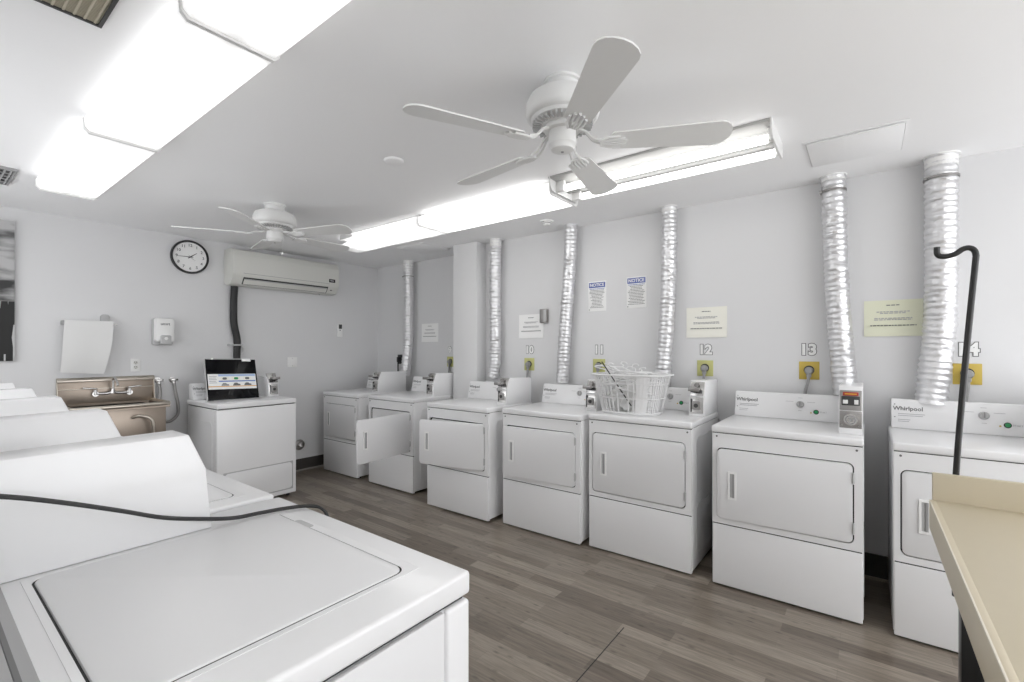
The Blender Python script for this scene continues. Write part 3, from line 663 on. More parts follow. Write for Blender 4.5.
# near unit: bare tubes
t = thing('ceiling_light', 'near light of the right row with two bare tubes and no lens', 'ceiling light', (2.70, 0.985, ZC), 0, G2)
MB().prism([(-0.19, 0), (-0.185, -0.012), (-0.07, -0.016), (-0.055, -0.048), (0.055, -0.048), (0.07, -0.016), (0.185, -0.012), (0.19, 0)], 'y', -0.62, 0.635, M['refl'], 0.001).build('reflector', t)
for s in (-1, 1):
    MB().prism([(-0.19, 0), (-0.185, -0.055), (-0.16, -0.085), (0.16, -0.085), (0.185, -0.055), (0.19, 0)], 'y', s*0.625-0.005, s*0.625+0.005, M['fan'], 0.001).build('end_cap', t)
for xx in (-0.105, 0.105):
    MB().cyl((xx, -0.60, -0.066), (xx, 0.55, -0.066), 0.021, M['tube'], 16).build('tube', t)
    for s in (-1, 1): MB().box(xx-0.013, xx+0.013, s*0.590-0.030 if s > 0 else -0.622, s*0.602+0.020 if s > 0 else -0.602, -0.082, -0.014, M['white'], 0.003).build('lampholder', t)
# row goes on behind the camera
wrap_fixture('ceiling_light', 'light of the left row behind the viewpoint', 0.522, 0.818, -0.82, 0.42, G1)

# ceiling fans
def fan(label, x, y, a0, R=0.66, zb=-0.257, chain=False, spin=0):
    t = thing('ceiling_fan', label, 'ceiling fan', (x, y, ZC), 0, 'white ceiling fans')
    MB().lathe([(0.078, 0), (0.080, -0.012), (0.070, -0.016), (0.070, -0.055), (0.062, -0.06), (0.0, -0.06)], M['fan'], 40).build('canopy', t)
    MB().lathe([(0.06, -0.05), (0.10, -0.056), (0.138, -0.072), (0.150, -0.095), (0.152, -0.135), (0.146, -0.150), (0.135, -0.158), (0.0, -0.165)], M['fan'], 48).build('motor_housing', t)
    v = MB().lathe([(0.132, -0.155), (0.125, -0.170), (0.085, -0.188), (0.0, -0.19)], M['fan'], 48)
    for k in range(36):
        a = 2*PI*k/36
        v.box(0.090, 0.124, -0.0035, 0.0035, -0.187, -0.172, M['lgrey'], mx=Matrix.Rotation(a, 4, 'Z') @ Matrix.Translation((0, 0, -0.001)))
    v.build('vent_ring', t)
    MB().lathe([(0.074, -0.186), (0.078, -0.196), (0.074, -0.206), (0.060, -0.208), (0.0, -0.208)], M['fan'], 40).build('flywheel', t)
    h = MB().lathe([(0.056, -0.20), (0.058, -0.262), (0.050, -0.270), (0.046, -0.282), (0.030, -0.288), (0.0, -0.289)], M['fan'], 40).build('switch_housing', t)
    MB().cyl((0, 0, -0.288), (0, 0, -0.292), 0.006, M['grey'], 12).build('cap_screw', h)
    L = 0.10 if chain else 0.03
    MB().tube([(0.03, -0.045, -0.262), (0.032, -0.047, -0.27), (0.032, -0.047, -0.262-L)], 0.0012, M['lgrey'], 6).cyl((0.032, -0.047, -0.262-L), (0.032, -0.047, -0.268-L), 0.003, M['white'], 8).build('pull_chain', t)
    if chain: MB().lathe([(0.0, 0.012), (0.009, 0.008), (0.012, 0), (0.009, -0.008), (0.0, -0.012)], M['white'], 16, o=(0.032, -0.047, -0.272-L)).build('pull_knob', t)
    for k in range(5):
        rot = Matrix.Rotation(a0+2*PI*k/5, 4, 'Z')
        pitch = Matrix.Translation((0, 0, zb)) @ Matrix.Rotation(math.radians(-12), 4, 'X')
        # blade outline
        pts = []
        for i in range(9):
            a = -PI/2+PI*i/8; pts.append((R-0.055+0.055*math.cos(a), 0.071*math.sin(a)))
        pts = [(0.205, -0.050)]+pts+[(0.205, 0.050), (0.19, 0.03), (0.19, -0.03)]
        bl = MB().prism(pts, 'z', -0.003, 0.003, M['blade'], mx=rot @ pitch).build('blade', t)
        b = MB()
        arm = catmull([(0.060, 0, -0.200), (0.095, 0, -0.215), (0.125, 0, zb+0.010), (0.165, 0, zb-0.004)], 6)
        for s in (-1, 1):
            b.tube([rot @ Vector((p.x, s*(0.006+0.13*max(0, p.x-0.08)), p.z)) for p in arm], 0.0055, M['fan'], 8)
        for yy, ln in ((-0.030, 0.235), (-0.015, 0.255), (0.0, 0.262), (0.015, 0.255), (0.030, 0.235)):
            b.tube([rot @ pitch @ Vector(q) for q in ((0.155, yy*0.55, -0.006), (0.19, yy, -0.007), (ln, yy*1.05, -0.006))], 0.0060, M['fan'], 8)
        b.build('blade_bracket', bl)
    return t
fan('large white five-blade ceiling fan nearest the camera', 1.66, 1.0, math.radians(153.8))
fan('smaller-looking white ceiling fan near the clock, pull chain hanging', 1.735, 3.60, math.radians(148), zb=-0.225, chain=True)

# vents, hatches, detectors
def vent(label, x0, x1, y0, y1, n, m1, m2, ny):
    t = thing('ceiling_vent', label, 'vent', ((x0+x1)/2, (y0+y1)/2, ZC))
    hw, hl = (x1-x0)/2, (y1-y0)/2
    MB().box(-hw, hw, -hl, hl, -0.002, 0, M['acd']).build('backing', t)
    MB().frame(-hw-0.006, hw+0.006, -hl-0.006, hl+0.006, -0.016, 0, -hw+0.004, hw-0.004, -hl+0.004, hl-0.004, 0.003, 'z', M[m2]).build('frame', t)
    b = MB()
    for k in range(n):
        xx = -hw+(k+0.5)*2*hw/n; b.box(xx-0.003, xx+0.003, -hl, hl, -0.013, -0.003, M[m1])
    for k in range(ny):
        yy = -hl+(k+0.5)*2*hl/ny; b.box(-hw, hw, yy-0.0015, yy+0.0015, -0.010, -0.003, M[m1])
    b.build('grille', t)
vent('beige louvred ceiling vent at the top edge, left of the lights', 0.02, 0.408, 1.68, 2.065, 15, 'beige', 'acd', 46)
vent('small dark ceiling vent at the left edge near the back wall', 0.16, 0.428, 4.15, 4.54, 10, 'lgrey', 'grey', 5)
def hatch(label, x0, x1, y0, y1):
    t = thing('ceiling_hatch', label, 'hatch', ((x0+x1)/2, (y0+y1)/2, ZC))
    hw, hl = (x1-x0)/2, (y1-y0)/2
    MB().frame(-hw, hw, -hl, hl, -0.003, 0, -hw+0.012, hw-0.012, -hl+0.012, hl-0.012, 0.002, 'z', M['ceil']).build('frame', t)
    p = MB().box(-hw+0.016, hw-0.016, -hl+0.016, hl-0.016, -0.010, -0.0045, M['ceil'], 0.001)
    p.build('panel', t)
    MB().box(hw-0.018, hw-0.010, -hl+0.11, hl-0.02, -0.0052, -0.001, M['acd']).build('gap', t)
hatch('painted square ceiling hatch between the two right-hand ducts', 2.93, 3.345, -0.17, 0.27)
hatch('painted ceiling hatch in front of the alcove duct', 3.25, 3.66, 3.62, 4.05)
t = thing('smoke_detector', 'small round white detector on the ceiling left of a duct', 'detector', (3.367, 2.182, ZC))
MB().lathe([(0.055, 0), (0.055, -0.010), (0.048, -0.014), (0.0, -0.014)], M['white'], 32).build('base', t)
MB().lathe([(0.034, -0.012), (0.034, -0.030), (0.026, -0.038), (0.0, -0.040)], M['white'], 32).lathe([(0.0345, -0.018), (0.0345, -0.024), (0.0, -0.024)], M['grey'], 32).build('cap', t)
tag(MB().lathe([(0.058, 0), (0.056, -0.006), (0.05, -0.010), (0.0, -0.012)], M['ceil'], 36).build('cover_disc', loc=(1.75, 2.20, ZC), m=M['ceil']), 'round painted cover disc flat on the ceiling between the fans', 'ceiling cover')

# ---------------------------------------------------------------- back wall
# clock
t = thing('wall_clock', 'round black-rimmed wall clock showing quarter to two', 'clock', (1.722, YB, 2.333))
RX = Matrix.Rotation(PI/2, 4, 'X')
MB().lathe([(0.140, 0.0), (0.162, 0.0), (0.165, 0.015), (0.160, 0.034), (0.150, 0.038), (0.146, 0.030), (0.145, 0.012), (0.0, 0.010)], M['black'], 56, mx=RX).build('rim', t)
MB().lathe([(0.1435, 0.020), (0.0, 0.0201)], M['paper'], 56, mx=RX).build('face', t)
b = MB()
for k in range(1, 13):
    a = PI/2-2*PI*k/12
    b.text(str(k), 0.038, M['ink'], face_mx((0.113*math.cos(a), -0.0215, 0.113*math.sin(a)), '-y'), 0.0005, 0.0004)
b.build('numerals', t)
def hand(ang, L, wd, d):
    mx = Matrix.Translation((0, -d, 0)) @ Matrix.Rotation(-ang, 4, 'Y') if False else Matrix.Translation((0, -d, 0)) @ Matrix.Rotation(ang, 4, 'Y')
    return MB().prism([(-wd*0.6, -0.025), (wd*0.6, -0.025), (wd, 0.0), (wd*0.35, L), (-wd*0.35, L), (-wd, 0.0)], 'y', -0.0007, 0.0007, M['black'], mx=mx)
hand(math.radians(52), 0.072, 0.0045, 0.0240).build('hour_hand', t)
hand(math.radians(268), 0.105, 0.0035, 0.0265).build('minute_hand', t)
hand(math.radians(130), 0.055, 0.0009, 0.0285).build('second_hand', t)
MB().lathe([(0.006, 0.020), (0.006, 0.031), (0, 0.031)], M['black'], 16, mx=RX).build('centre_pin', t)

# air conditioner
t = thing('air_conditioner', 'long off-white wall air conditioner above the display-topped washer', 'air conditioner', (2.625, YB, 2.085))
hw = 0.595
prof = [(0, 0.375), (0, 0.02), (-0.06, 0.0), (-0.155, 0.012), (-0.212, 0.085), (-0.222, 0.11), (-0.220, 0.30), (-0.195, 0.362), (-0.15, 0.375)]
b = MB().prism([(y_, z_) for y_, z_ in prof], 'x', -hw, hw, M['acw'], 0.008, seg=3); body = b.build('body', t)
MB().box(-hw+0.10, hw-0.13, -0.2235, -0.19, 0.1215, 0.1255, M['grey']).build('front_seam', t)
lo = MB()
lo.prism([(-0.2155, 0.083), (-0.162, 0.015), (-0.150, 0.030), (-0.20, 0.09)], 'x', -hw+0.105, hw-0.14, M['acd'])
lo.build('outlet_slot', t)
fl = MB().prism([(-0.207, 0.062), (-0.172, 0.017), (-0.166, 0.019), (-0.202, 0.066)], 'x', -hw+0.115, hw-0.15, M['acw'], 0.001)
fl.prism([(-0.212, 0.066), (-0.206, 0.058), (-0.202, 0.062), (-0.208, 0.070)], 'x', -hw+0.115, hw-0.15, M['lgrey'], 0.001)
fl.build('louvre', t)
MB().box(hw-0.135, hw-0.055, -0.2245, -0.21, 0.140, 0.180, M['black'], 0.002).build('display_window', t)
MB().box(hw-0.12, hw-0.075, -0.2252, -0.22, 0.156, 0.166, M['lgrey']).build('display_segments', t)
MB().box(hw-0.10, hw-0.08, -0.194, -0.18, 0.046, 0.056, M['ink'], 0.001).build('badge', t)
MB().cyl((hw-0.20, -0.12, 0.003), (hw-0.20, -0.12, -0.012), 0.005, M['lgrey'], 10).build('drain_stub', t)
# refrigerant line
t = thing('insulated_pipe', 'black insulated pipe running down the wall from the air conditioner', 'pipe', (2.12, YB, 0.9))
P = catmull([(-0.005, -0.045, 1.20), (-0.012, -0.045, 1.02), (-0.008, -0.04, 0.80), (0.025, -0.035, 0.62), (0.022, -0.035, 0.45), (0.02, -0.035, 0.10)])
MB().tube(P, 0.034, M['rubber'], 16).build('insulation', t)
MB().box(-0.06, 0.07, -0.072, 0, 0.565, 0.580, M['lgrey'], 0.002).build('strap', t)
MB().tube(catmull([(0.055, -0.02, 0.57), (0.085, -0.02, 0.56), (0.09, -0.02, 0.50), (0.075, -0.02, 0.48)]), 0.005, M['white'], 8).build('drain_tube', t)
# thermostat etc
t = thing('thermostat', 'small white wall controller with a dark top, right on the back wall', 'thermostat', (3.362, YB, 1.672))
MB().box(-0.032, 0.032, -0.022, 0, -0.085, 0.085, M['white'], 0.004).build('body', t)
MB().box(-0.022, 0.022, -0.024, -0.02, 0.015, 0.07, M['acd'], 0.001).build('screen', t)
MB().box(-0.012, 0.002, -0.026, -0.02, -0.01, 0.003, M['ink'], 0.001).build('button', t)
t = thing('blank_plate', 'blank white wall plate right of the display-topped washer', 'wall plate', (2.752, YB, 1.28))
MB().box(-0.058, 0.058, -0.006, 0, -0.058, 0.058, M['white'], 0.003).build('plate', t)
for s in (-1, 1): MB().cyl((0, -0.006, s*0.042), (0, -0.008, s*0.042), 0.004, M['lgrey'], 10).build('screw', t)
t = thing('wall_outlet', 'white double wall outlet above the sink', 'outlet', (1.297, YB, 1.283))
MB().box(-0.036, 0.036, -0.006, 0, -0.058, 0.058, M['white'], 0.003).build('plate', t)
for s in (-1, 1):
    r = MB().cyl((0, -0.006, s*0.021), (0, -0.009, s*0.021), 0.0165, M['acw'], 24).build('receptacle', t)
    bb = MB()
    for xx in (-0.007, 0.007): bb.box(xx-0.002, xx+0.002, -0.0096, -0.008, s*0.021-0.001, s*0.021+0.010, M['gap'])
    bb.cyl((0, -0.008, s*0.021-0.009), (0, -0.0096, s*0.021-0.009), 0.003, M['gap'], 10); bb.build('slot', r)
# soap dispenser
t = thing('soap_dispenser', 'white soap dispenser with grey push bar beside the clock wall outlet', 'dispenser', (1.492, YB, 1.592))
MB().rrect(-0.078, 0.078, -0.125, 0.125, 0, -0.05, 0.02, 'y', M['lgrey'], bev=0.006).build('back_plate', t)
c_ = MB().rrect(-0.072, 0.080, -0.095, 0.125, -0.045, -0.10, 0.022, 'y', M['white'], bev=0.014).build('cover', t)
MB().text('unvrt', 0.034, M['ink'], face_mx((0.004, -0.1004, 0.070), '-y'), 0.0006, 0.0008).build('brand_lettering', c_)
b = MB().rrect(-0.036, 0.048, -0.118, -0.035, -0.095, -0.118, 0.016, 'y', M['lgrey'], bev=0.006)
b.cyl((0.006, -0.116, -0.065), (0.006, -0.122, -0.065), 0.014, M['white'], 20).build('push_bar', t)
# towel holder with long sheet
t = thing('towel_rail', 'grey towel rail with bracket above the sink', 'rail', (0.965, YB, 1.645))
MB().cyl((-0.165, -0.075, 0), (0.185, -0.075, -0.002), 0.006, M['chrome'], 12).build('bar', t)
MB().box(-0.165, -0.145, -0.085, 0, -0.02, 0.02, M['grey'], 0.003).build('bracket', t)
MB().rrect(0.085, 0.145, -0.035, 0.085, 0, -0.03, 0.022, 'y', M['lgrey'], bev=0.004).box(0.10, 0.125, -0.085, -0.02, -0.012, 0.012, M['lgrey'], 0.003).build('bracket', t)
tt = bmesh.new(); cols = []
NU, NV = 12, 20
for i in range(NU+1):
    u = i/NU; col = []
    for j in range(NV+1):
        v = j/NV  # down
        x = (0.812+0.312*u)*(1-v)+(0.785+0.272*u)*v+0.012*math.sin(v*3.0)*(u)
        z = (1.668-0.0*u)*(1-v)+(1.238-0.026*u)*v
        y = YB-0.085-0.018*math.sin(v*PI)*(0.5+u)-0.012*math.cos(u*4)*v
        col.append(tt.verts.new((x, y, z)))
    # over the bar and down behind
    for y_, z_ in ((YB-0.075, 1.661), (YB-0.066, 1.655), (YB-0.062, 1.60)):
        col.insert(0, tt.verts.new((0.812+0.312*u, y_, z_)))
    cols.append(col)
for A, B in zip(cols, cols[1:]):
    for j in range(len(A)-1):
        f = tt.faces.new((A[j], A[j+1], B[j+1], B[j])); f.smooth = True
thicken(tt, 0.004)
b = MB(); b._merge(tt, M['towel'])
tag(b.build('towel'), 'white towel hanging over the rail above the sink', 'towel')
# picture
t = thing('wall_picture', 'black and white city skyline canvas at the left edge', 'picture', (0.12, YB, 1.335))
MB().box(-0.42, 0.418, -0.03, 0, 0, 1.085, M['canvas'], 0.002).build('canvas', t, M['canvas'])
# ring on the wall low
t = thing('wall_escutcheon', 'round chrome pipe flange low on the back wall', 'flange', (2.84, YB, 0.305))
MB().lathe([(0.062, 0), (0.060, 0.006), (0.045, 0.010), (0.045, 0.002), (0, 0.002)], M['steelb'], 32, mx=RX).build('flange', t)
MB().lathe([(0.03, 0), (0.03, 0.03), (0.02, 0.032), (0.018, 0.01), (0, 0.01)], M['chrome'], 24, mx=RX).build('stub', t)

# display on the back washer
t = thing('display_board', 'black glossy framed display leaning on the back-wall washer', 'display', (1.925, 4.78, 0.949), math.radians(-4))
lean = Matrix.Rotation(math.radians(-20), 4, 'X') @ Matrix.Rotation(math.radians(1.5), 4, 'Y')
Wd, Hd = 0.44, 0.405
MB().box(-Wd/2, Wd/2, 0.0, 0.022, 0.002, Hd, M['gloss'], 0.004, mx=lean).build('panel', t)
MB().box(-Wd/2-0.006, -Wd/2+0.002, -0.002, 0.024, 0.0, Hd+0.002, M['lgrey'], 0.002, mx=lean).box(-Wd/2, Wd/2-0.04, -0.002, 0.024, Hd-0.002, Hd+0.008, M['lgrey'], 0.002, mx=lean).build('edge_trim', t)
sc = MB().box(-Wd/2+0.012, Wd/2-0.014, -0.0022, 0.0, 0.105, 0.255, M['paper'], mx=lean)
sc.box(-Wd/2+0.10, Wd/2-0.02, -0.0030, -0.001, 0.232, 0.252, M['pblue'], mx=lean)
sc.box(-Wd/2+0.10, Wd/2-0.02, -0.0030, -0.001, 0.178, 0.188, M['lblue'], mx=lean)
sc.box(-Wd/2+0.012, Wd/2-0.014, -0.0030, -0.001, 0.128, 0.135, M['orange'], mx=lean)
rn = random.Random(3)
for k in range(3):
    x0_ = -Wd/2+0.115+k*0.098
    sc.box(x0_, x0_+0.075, -0.0030, -0.001, 0.194, 0.226, M['cream'], mx=lean)
    sc.rrect(x0_+0.018, x0_+0.055, 0.198, 0.221, -0.0038, -0.001, 0.010, 'y', M['ink'] if k != 1 else M['green'], mx=lean)
    sc.prism([(x0_+0.004, 0.138), (x0_+0.070, 0.138), (x0_+0.068, 0.152), (x0_+0.052, 0.155), (x0_+0.042, 0.166), (x0_+0.020, 0.166), (x0_+0.010, 0.153)], 'y', -0.0036, -0.001, M['ink'] if k != 0 else M['grey'], mx=lean)
for k in range(5): sc.box(-Wd/2+0.022, -Wd/2+0.085-0.006*(k % 2), -0.003, -0.001, 0.230-0.016*k, 0.235-0.016*k, M['inkl'], mx=lean)
sc.build('printed_insert', t)
MB().box(Wd/2-0.125, Wd/2-0.045, -0.004, 0.0, Hd-0.022, Hd+0.008, M['white'], 0.003, mx=lean).build('clip', t)
MB().cyl((-Wd/2+0.03, -0.003, Hd-0.015), (-Wd/2+0.03, 0.0, Hd-0.015), 0.008, M['chrome'], 12).build('stud', t)

# ---------------------------------------------------------------- sink
t = thing('utility_sink', 'stainless steel utility sink with high backsplash against the back wall', 'sink', (1.10, YB, 0))
sb = MB()
sb.box(-0.325, 0.325, -0.030, -0.005, 0.90, 1.185, M['sinks'], 0.004)
sb.prism([(-0.005, 1.185), (-0.035, 1.185), (-0.05, 1.165), (-0.05, 1.150), (-0.028, 1.15)], 'x', -0.328, 0.328, M['sinkr'], 0.002)
sb.box(-0.325, 0.325, -0.034, -0.028, 1.085, 1.090, M['sinkr'], 0.001)
sb.build('backsplash', t)
for s in (-1, 1):
    MB().prism([(-0.005, 0.95), (-0.005, 1.18), (-0.03, 1.18), (-0.06, 1.0), (-0.07, 0.95)], 'x', s*0.325-0.003, s*0.325+0.003, M['sinkr'], 0.001).build('splash_flange', t)
bw = MB()
bw.frame(-0.315, 0.315, -0.50, -0.03, 0.93, 0.958, -0.285, 0.285, -0.47, -0.06, 0.04, 'z', M['sinks'])
bw.box(-0.292, -0.285, -0.475, -0.055, 0.62, 0.95, M['sinks'], 0.002); bw.box(0.285, 0.292, -0.475, -0.055, 0.62, 0.95, M['sinks'], 0.002)
bw.box(-0.292, 0.292, -0.477, -0.470, 0.62, 0.95, M['sinks'], 0.002); bw.box(-0.292, 0.292, -0.06, -0.053, 0.62, 0.95, M['sinks'], 0.002)
bw.box(-0.292, 0.292, -0.475, -0.055, 0.615, 0.625, M['sinks'])
bw.build('bowl', t)
rim = [(-0.318, -0.03, 0.962), (-0.318, -0.46, 0.962), (-0.30, -0.495, 0.962), (-0.26, -0.508, 0.962), (0.26, -0.508, 0.962), (0.30, -0.495, 0.962), (0.318, -0.46, 0.962), (0.318, -0.03, 0.962)]
MB().tube(rim, 0.016, M['sinkr'], 12).build('rolled_rim', t)
for sx in (-0.27, 0.27):
    for sy in (-0.455, -0.08):
        MB().cyl((sx, sy, 0.0), (sx, sy, 0.93), 0.019, M['chrome'], 16).cyl((sx, sy, 0.0), (sx, sy, 0.03), 0.026, M['grey'], 16).build('leg', t)
MB().tube(catmull([(0.06, -0.485, 0.86), (0.10, -0.53, 0.875), (0.17, -0.545, 0.84), (0.185, -0.54, 0.74), (0.18, -0.50, 0.62)]), 0.012, M['sinkr'], 10).build('drain_lever', t)
fa = thing('sink_faucet', 'chrome wall-mounted two-handle faucet on the sink backsplash', 'faucet', (1.12, YB-0.031, 1.045))
MB().tube(catmull([(-0.11, -0.045, 0.0), (-0.04, -0.05, 0.0), (0, -0.055, 0.010), (0.04, -0.05, 0.0), (0.11, -0.045, 0.0)]), 0.012, M['chrome'], 12).build('bridge', fa)
for s in (-1, 1):
    v_ = MB().cyl((s*0.115, -0.002, 0), (s*0.115, -0.055, 0), 0.022, M['chrome'], 20).cyl((s*0.115, -0.045, -0.01), (s*0.115, -0.045, 0.035), 0.015, M['chrome'], 16).build('valve', fa)
    MB().box(-0.012 if s > 0 else -0.085, 0.085 if s > 0 else 0.012, -0.010, 0.010, -0.005, 0.007, M['chrome'], 0.004, mx=Matrix.Translation((s*0.115, -0.05, 0.045)) @ Matrix.Rotation(-s*0.10, 4, 'Y')).build('lever', v_)
MB().tube(catmull([(0, -0.055, 0.005), (0, -0.057, 0.09), (0, -0.065, 0.125), (0, -0.11, 0.135), (0, -0.18, 0.10), (0, -0.20, 0.07)]), 0.009, M['chrome'], 12).lathe([(0.020, 0), (0.014, 0.03), (0.011, 0.04), (0, 0.04)], M['chrome'], 20, o=(0, -0.055, 0.0)).build('spout', fa)
def hose(label, x, pts):
    h = thing('supply_hose', label, 'hose', (x, YB, 1.135))
    MB().cyl((0, 0, 0), (0, -0.008, 0), 0.028, M['chrome'], 24).cyl((0, -0.008, 0), (0, -0.06, 0), 0.012, M['chrome'], 14).cyl((0, -0.05, 0.012), (0, -0.05, -0.03), 0.013, M['chrome'], 14).build('valve', h)
    MB().box(-0.028, 0.028, -0.075, -0.060, -0.008, 0.012, M['chrome'], 0.004).build('handle', h)
    MB().tube(catmull(pts), 0.014, M['hose'], 12).build('braided_hose', h)
hose('short grey hose dropping behind the sink side from the left valve', 1.462, [(0, -0.05, -0.03), (0.005, -0.055, -0.12), (-0.005, -0.06, -0.22), (-0.02, -0.07, -0.34), (-0.04, -0.08, -0.45)])
hose('long grey looped hose from the right valve by the washer', 1.578, [(0, -0.05, -0.03), (0.012, -0.055, -0.12), (0.03, -0.06, -0.24), (0.025, -0.065, -0.33), (-0.03, -0.07, -0.385), (-0.10, -0.08, -0.385), (-0.155, -0.10, -0.36)])

# ---------------------------------------------------------------- laundry basket and its contents
bx, by, bz = 3.195, 1.345, 0.966
t = thing('laundry_basket', 'white slatted laundry basket full of white hangers on a dryer', 'laundry basket', (bx, by, bz))
def sup(a, rx, ry, z, e=0.62):
    c, s = math.cos(a), math.sin(a)
    return Vector((rx*math.copysign(abs(c)**e, c), ry*math.copysign(abs(s)**e, s), z))
HB = 0.278
def wallp(a, f): return sup(a, 0.135+(0.182-0.135)*f, 0.200+(0.262-0.200)*f, HB*f)
b = MB(); N = 60
pts_ = [(sup(2*PI*k/N, 0.135, 0.200, 0)) for k in range(N)]
b.prism([(p.x, p.y) for p in pts_], 'z', 0.0, 0.006, M['basket'])
b.tube([wallp(2*PI*k/N, 0.05) for k in range(N)], 0.007, M['basket'], 6, closed=True)
b.build('base', t)
b = MB(); NS = 52
for k in range(NS):
    a = 2*PI*(k+0.5)/NS
    wide = 0.0070 if k not in (2, 3, 28, 29, 30) else 0.022
    P0, P1 = wallp(a, 0.02), wallp(a, 0.985); tg = (wallp(a+0.02, 0.5)-wallp(a-0.02, 0.5)).normalized(); nn = Vector((-tg.y, tg.x, 0))*0.0018
    tb_ = bmesh.new(); vs = []
    for P_ in (P0, P1):
        for s1, s2 in ((-1, -1), (1, -1), (1, 1), (-1, 1)): vs.append(tb_.verts.new(P_+tg*wide*0.62*s1+nn*s2))
    for q in ((0, 1, 2, 3), (7, 6, 5, 4), (0, 4, 5, 1), (1, 5, 6, 2), (2, 6, 7, 3), (3, 7, 4, 0)): tb_.faces.new([vs[i] for i in q])
    b._merge(tb_, M['basket'])
for f in (0.42,):
    b.tube([wallp(2*PI*k/N, f) for k in range(N)], 0.004, M['basket'], 6, closed=True)
b.build('slatted_wall', t)
MB().tube([wallp(2*PI*k/N, 0.78) for k in range(N)], 0.0035, M['basket'], 6, closed=True).build('upper_ring', t)
MB().tube([sup(2*PI*k/N, 0.190, 0.272, HB) for k in range(N)], 0.0115, M['basket'], 8, closed=True, flat=0.55).build('rim', t)
def hanger(i, loc, rot, label):
    b = MB(); w_ = 0.19
    b.tube([(-w_, 0, 0), (-w_+0.01, 0, 0.018), (0, 0, 0.10), (w_-0.01, 0, 0.018), (w_, 0, 0), (w_-0.01, 0, -0.006), (-w_+0.01, 0, -0.006)], 0.0048, M['basket'], 8, closed=True)
    b.tube(catmull([(0, 0, 0.10), (0, 0, 0.135), (0.022, 0, 0.155), (0.015, 0, 0.185), (-0.012, 0, 0.19), (-0.024, 0, 0.172)], 5), 0.0036, M['basket'], 8)
    o = b.build('clothes_hanger'); o.location = loc; o.rotation_euler = rot
    tag(o, label, 'hanger', 'white hangers heaped in the laundry basket')
rn = random.Random(11)
for i in range(12):
    f = i/11
    x = bx+rn.uniform(-0.05, 0.05); y = by+rn.uniform(-0.045, 0.05); z = bz+0.06+0.19*f
    hanger(i, (x, y, z), (rn.choice((-1, 1))*rn.uniform(0.9, 1.5), rn.uniform(-0.3, 0.3), PI/2+rn.uniform(-0.5, 0.5)), 'white plastic hanger tangled in the heap inside the laundry basket')
for i, (dy, dz, rx_, rz_) in enumerate(((0.10, 0.285, 1.15, 1.9), (0.09, 0.29, -1.2, 1.3), (0.02, 0.275, -1.3, 1.4), (-0.08, 0.27, 1.3, 1.8))):
    hanger(i, (bx-0.01*i, by+dy*0.9, bz+dz), (rx_, -0.25 if i < 2 else 0.1, rz_), 'white plastic hanger sticking up out of the laundry basket')
# black rod lying diagonally in the basket
tag(MB().cyl((3.055, 1.512, 1.336), (3.082, 1.300, 1.03), 0.0042, M['black'], 10).build('black_rod'), 'thin black rod poking out of the laundry basket', 'rod')
tt = bmesh.new(); bmesh.ops.create_icosphere(tt, subdivisions=4, radius=1)
rn = random.Random(5)
for v in tt.verts:
    n_ = v.co.copy(); k_ = 1+0.10*math.sin(n_.x*7+n_.y*5)+0.08*math.sin(n_.y*13+n_.z*9)+0.05*math.sin(n_.x*21)
    v.co = Vector((n_.x*0.088*k_, n_.y*0.15*k_, max(-0.10, n_.z*0.12*k_)))
for f in tt.faces: f.smooth = True
b = MB(); b._merge(tt, M['towel'])
tag(b.build('crumpled_cloth', loc=(bx, by-0.005, bz+0.108)), 'crumpled white cloth at the bottom of the laundry basket', 'cloth')

# ---------------------------------------------------------------- beige table, pole, bin
t = thing('folding_counter', 'beige laminate counter table with upstand and black legs at lower right', 'table', (0, 0, 0))
TX0, TX1, TY0, TY1, TZ = 0.10, 2.045, -1.15, -0.178, 0.93
MB().box(TX0, TX1, TY0, TY1, TZ-0.035, TZ, M['lam'], 0.003).build('worktop', t)
MB().box(TX1-0.004, TX1+0.016, TY0, TY1+0.004, TZ-0.10, TZ+0.088, M['lam'], 0.003).build('upstand', t)
MB().box(TX0, TX1-0.004, TY1-0.004, TY1+0.012, TZ-0.092, TZ+0.0005, M['lam'], 0.002).build('end_apron', t)
MB().box(TX0, TX1-0.006, TY1+0.009, TY1+0.0128, TZ-0.003, TZ+0.0012, M['lamw'], 0.001).build('pale_edge', t)  # paler strip along the top edge of the end apron
for lx in (1.72, 0.3):
    for ly in (TY1-0.045, TY0+0.06):
        MB().box(lx-0.025, lx+0.025, ly-0.022, ly+0.022, 0, TZ-0.035, M['blackm'], 0.003).build('leg', t)
MB().box(0.3, 1.72, TY1-0.055, TY1-0.025, TZ-0.075, TZ-0.035, M['blackm'], 0.002).build('rail', t)
# hooked pole fixed behind the upstand
t = thing('hooked_pole', 'tall black metal pole with a bent hook top behind the beige counter', 'pole', (2.075, -0.235, 0))
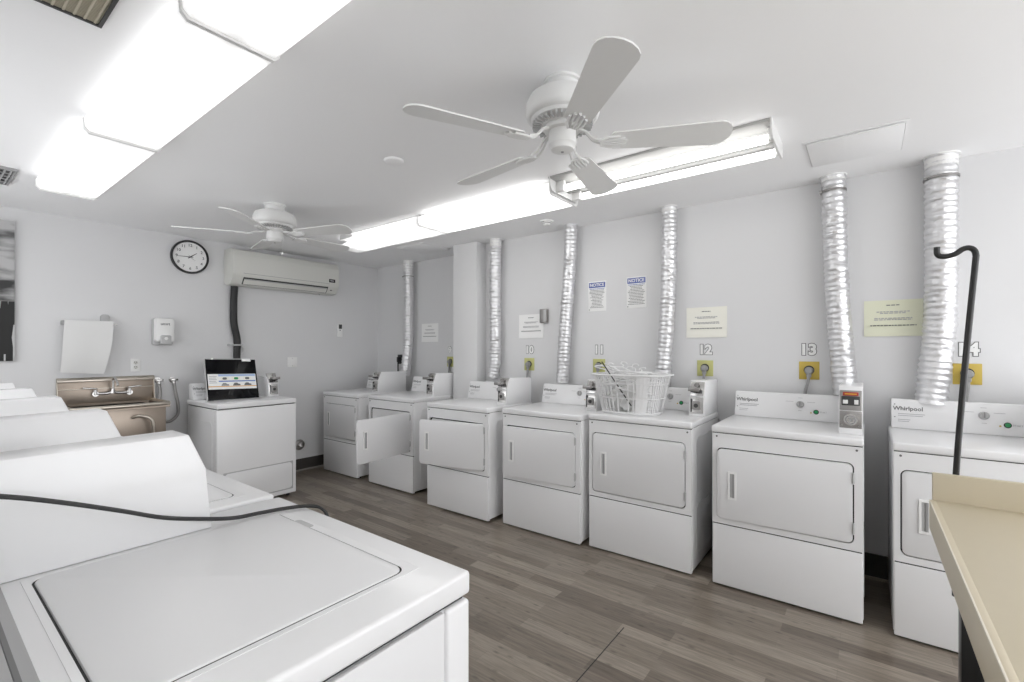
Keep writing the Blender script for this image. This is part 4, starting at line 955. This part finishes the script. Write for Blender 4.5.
# points placed in the room
P = [(0.0, 0.003, 0.62), (0.0, 0.003, 0.80), (0.0, 0.001, 1.02), (0.0, -0.022, 1.40), (0.0, -0.043, 1.69), (0.0, -0.045, 1.722), (0.0, -0.040, 1.740), (0.0, -0.028, 1.748), (0.0, -0.014, 1.745), (0.0, 0.002, 1.733), (0.0, 0.022, 1.727), (0.0, 0.036, 1.728), (0.0, 0.044, 1.733), (0.0, 0.047, 1.742), (0.0, 0.047, 1.760)]
MB().tube(catmull(P, 6), 0.0085, M['blackm'], 12).build('rod', t)
MB().box(-0.018, 0.012, -0.02, 0.02, 0.85, 0.93, M['blackm'], 0.002).build('bracket', t)
t = thing('waste_bin', 'bin lined with a white plastic bag under the beige counter', 'bin', (1.55, -0.46, 0))
MB().lathe([(0.13, 0.0), (0.165, 0.56), (0.170, 0.58), (0.155, 0.58), (0.12, 0.02), (0, 0.02)], M['grey'], 32).build('body', t)
tt = bmesh.new(); rings = []
rn = random.Random(9)
for (r, z) in ((0.10, 0.40), (0.15, 0.575), (0.172, 0.607), (0.188, 0.59), (0.190, 0.52), (0.186, 0.46)):
    rings.append([tt.verts.new(((r+rn.uniform(-0.006, 0.006))*math.cos(2*PI*k/40), (r+rn.uniform(-0.006, 0.006))*math.sin(2*PI*k/40), z+rn.uniform(-0.008, 0.008))) for k in range(40)])
for A, B in zip(rings, rings[1:]):
    for k in range(40): f = tt.faces.new((A[k], A[(k+1) % 40], B[(k+1) % 40], B[k])); f.smooth = True
thicken(tt, 0.001)
b = MB(); b._merge(tt, M['bag']); b.build('liner', t)

# ---------------------------------------------------------------- cord over the near washer
cp = [(-0.10, 1.2, 1.225), (0.0, 1.2, 1.195), (0.105, 1.2, 1.164), (0.181, 1.2, 1.134), (0.269, 1.2, 1.094), (0.345, 1.21, 1.056), (0.43, 1.24, 1.022), (0.50, 1.245, 1.003), (0.56, 1.24, 0.9995), (0.62, 1.225, 0.9985), (0.668, 1.195, 0.998), (0.690, 1.17, 0.990), (0.698, 1.15, 0.96), (0.700, 1.13, 0.85), (0.703, 1.10, 0.55), (0.71, 1.08, 0.2), (0.73, 1.06, 0.02), (0.75, 0.98, 0.010)]
b = MB().tube(catmull(cp, 6), 0.0036, M['rubber'], 10).tube([Vector(p)+Vector((0, 0.0060, 0.0008)) for p in catmull(cp, 6)], 0.0036, M['rubber'], 10)
tag(b.build('extension_lead'), 'black twin power lead lying across the nearest washer', 'cord')
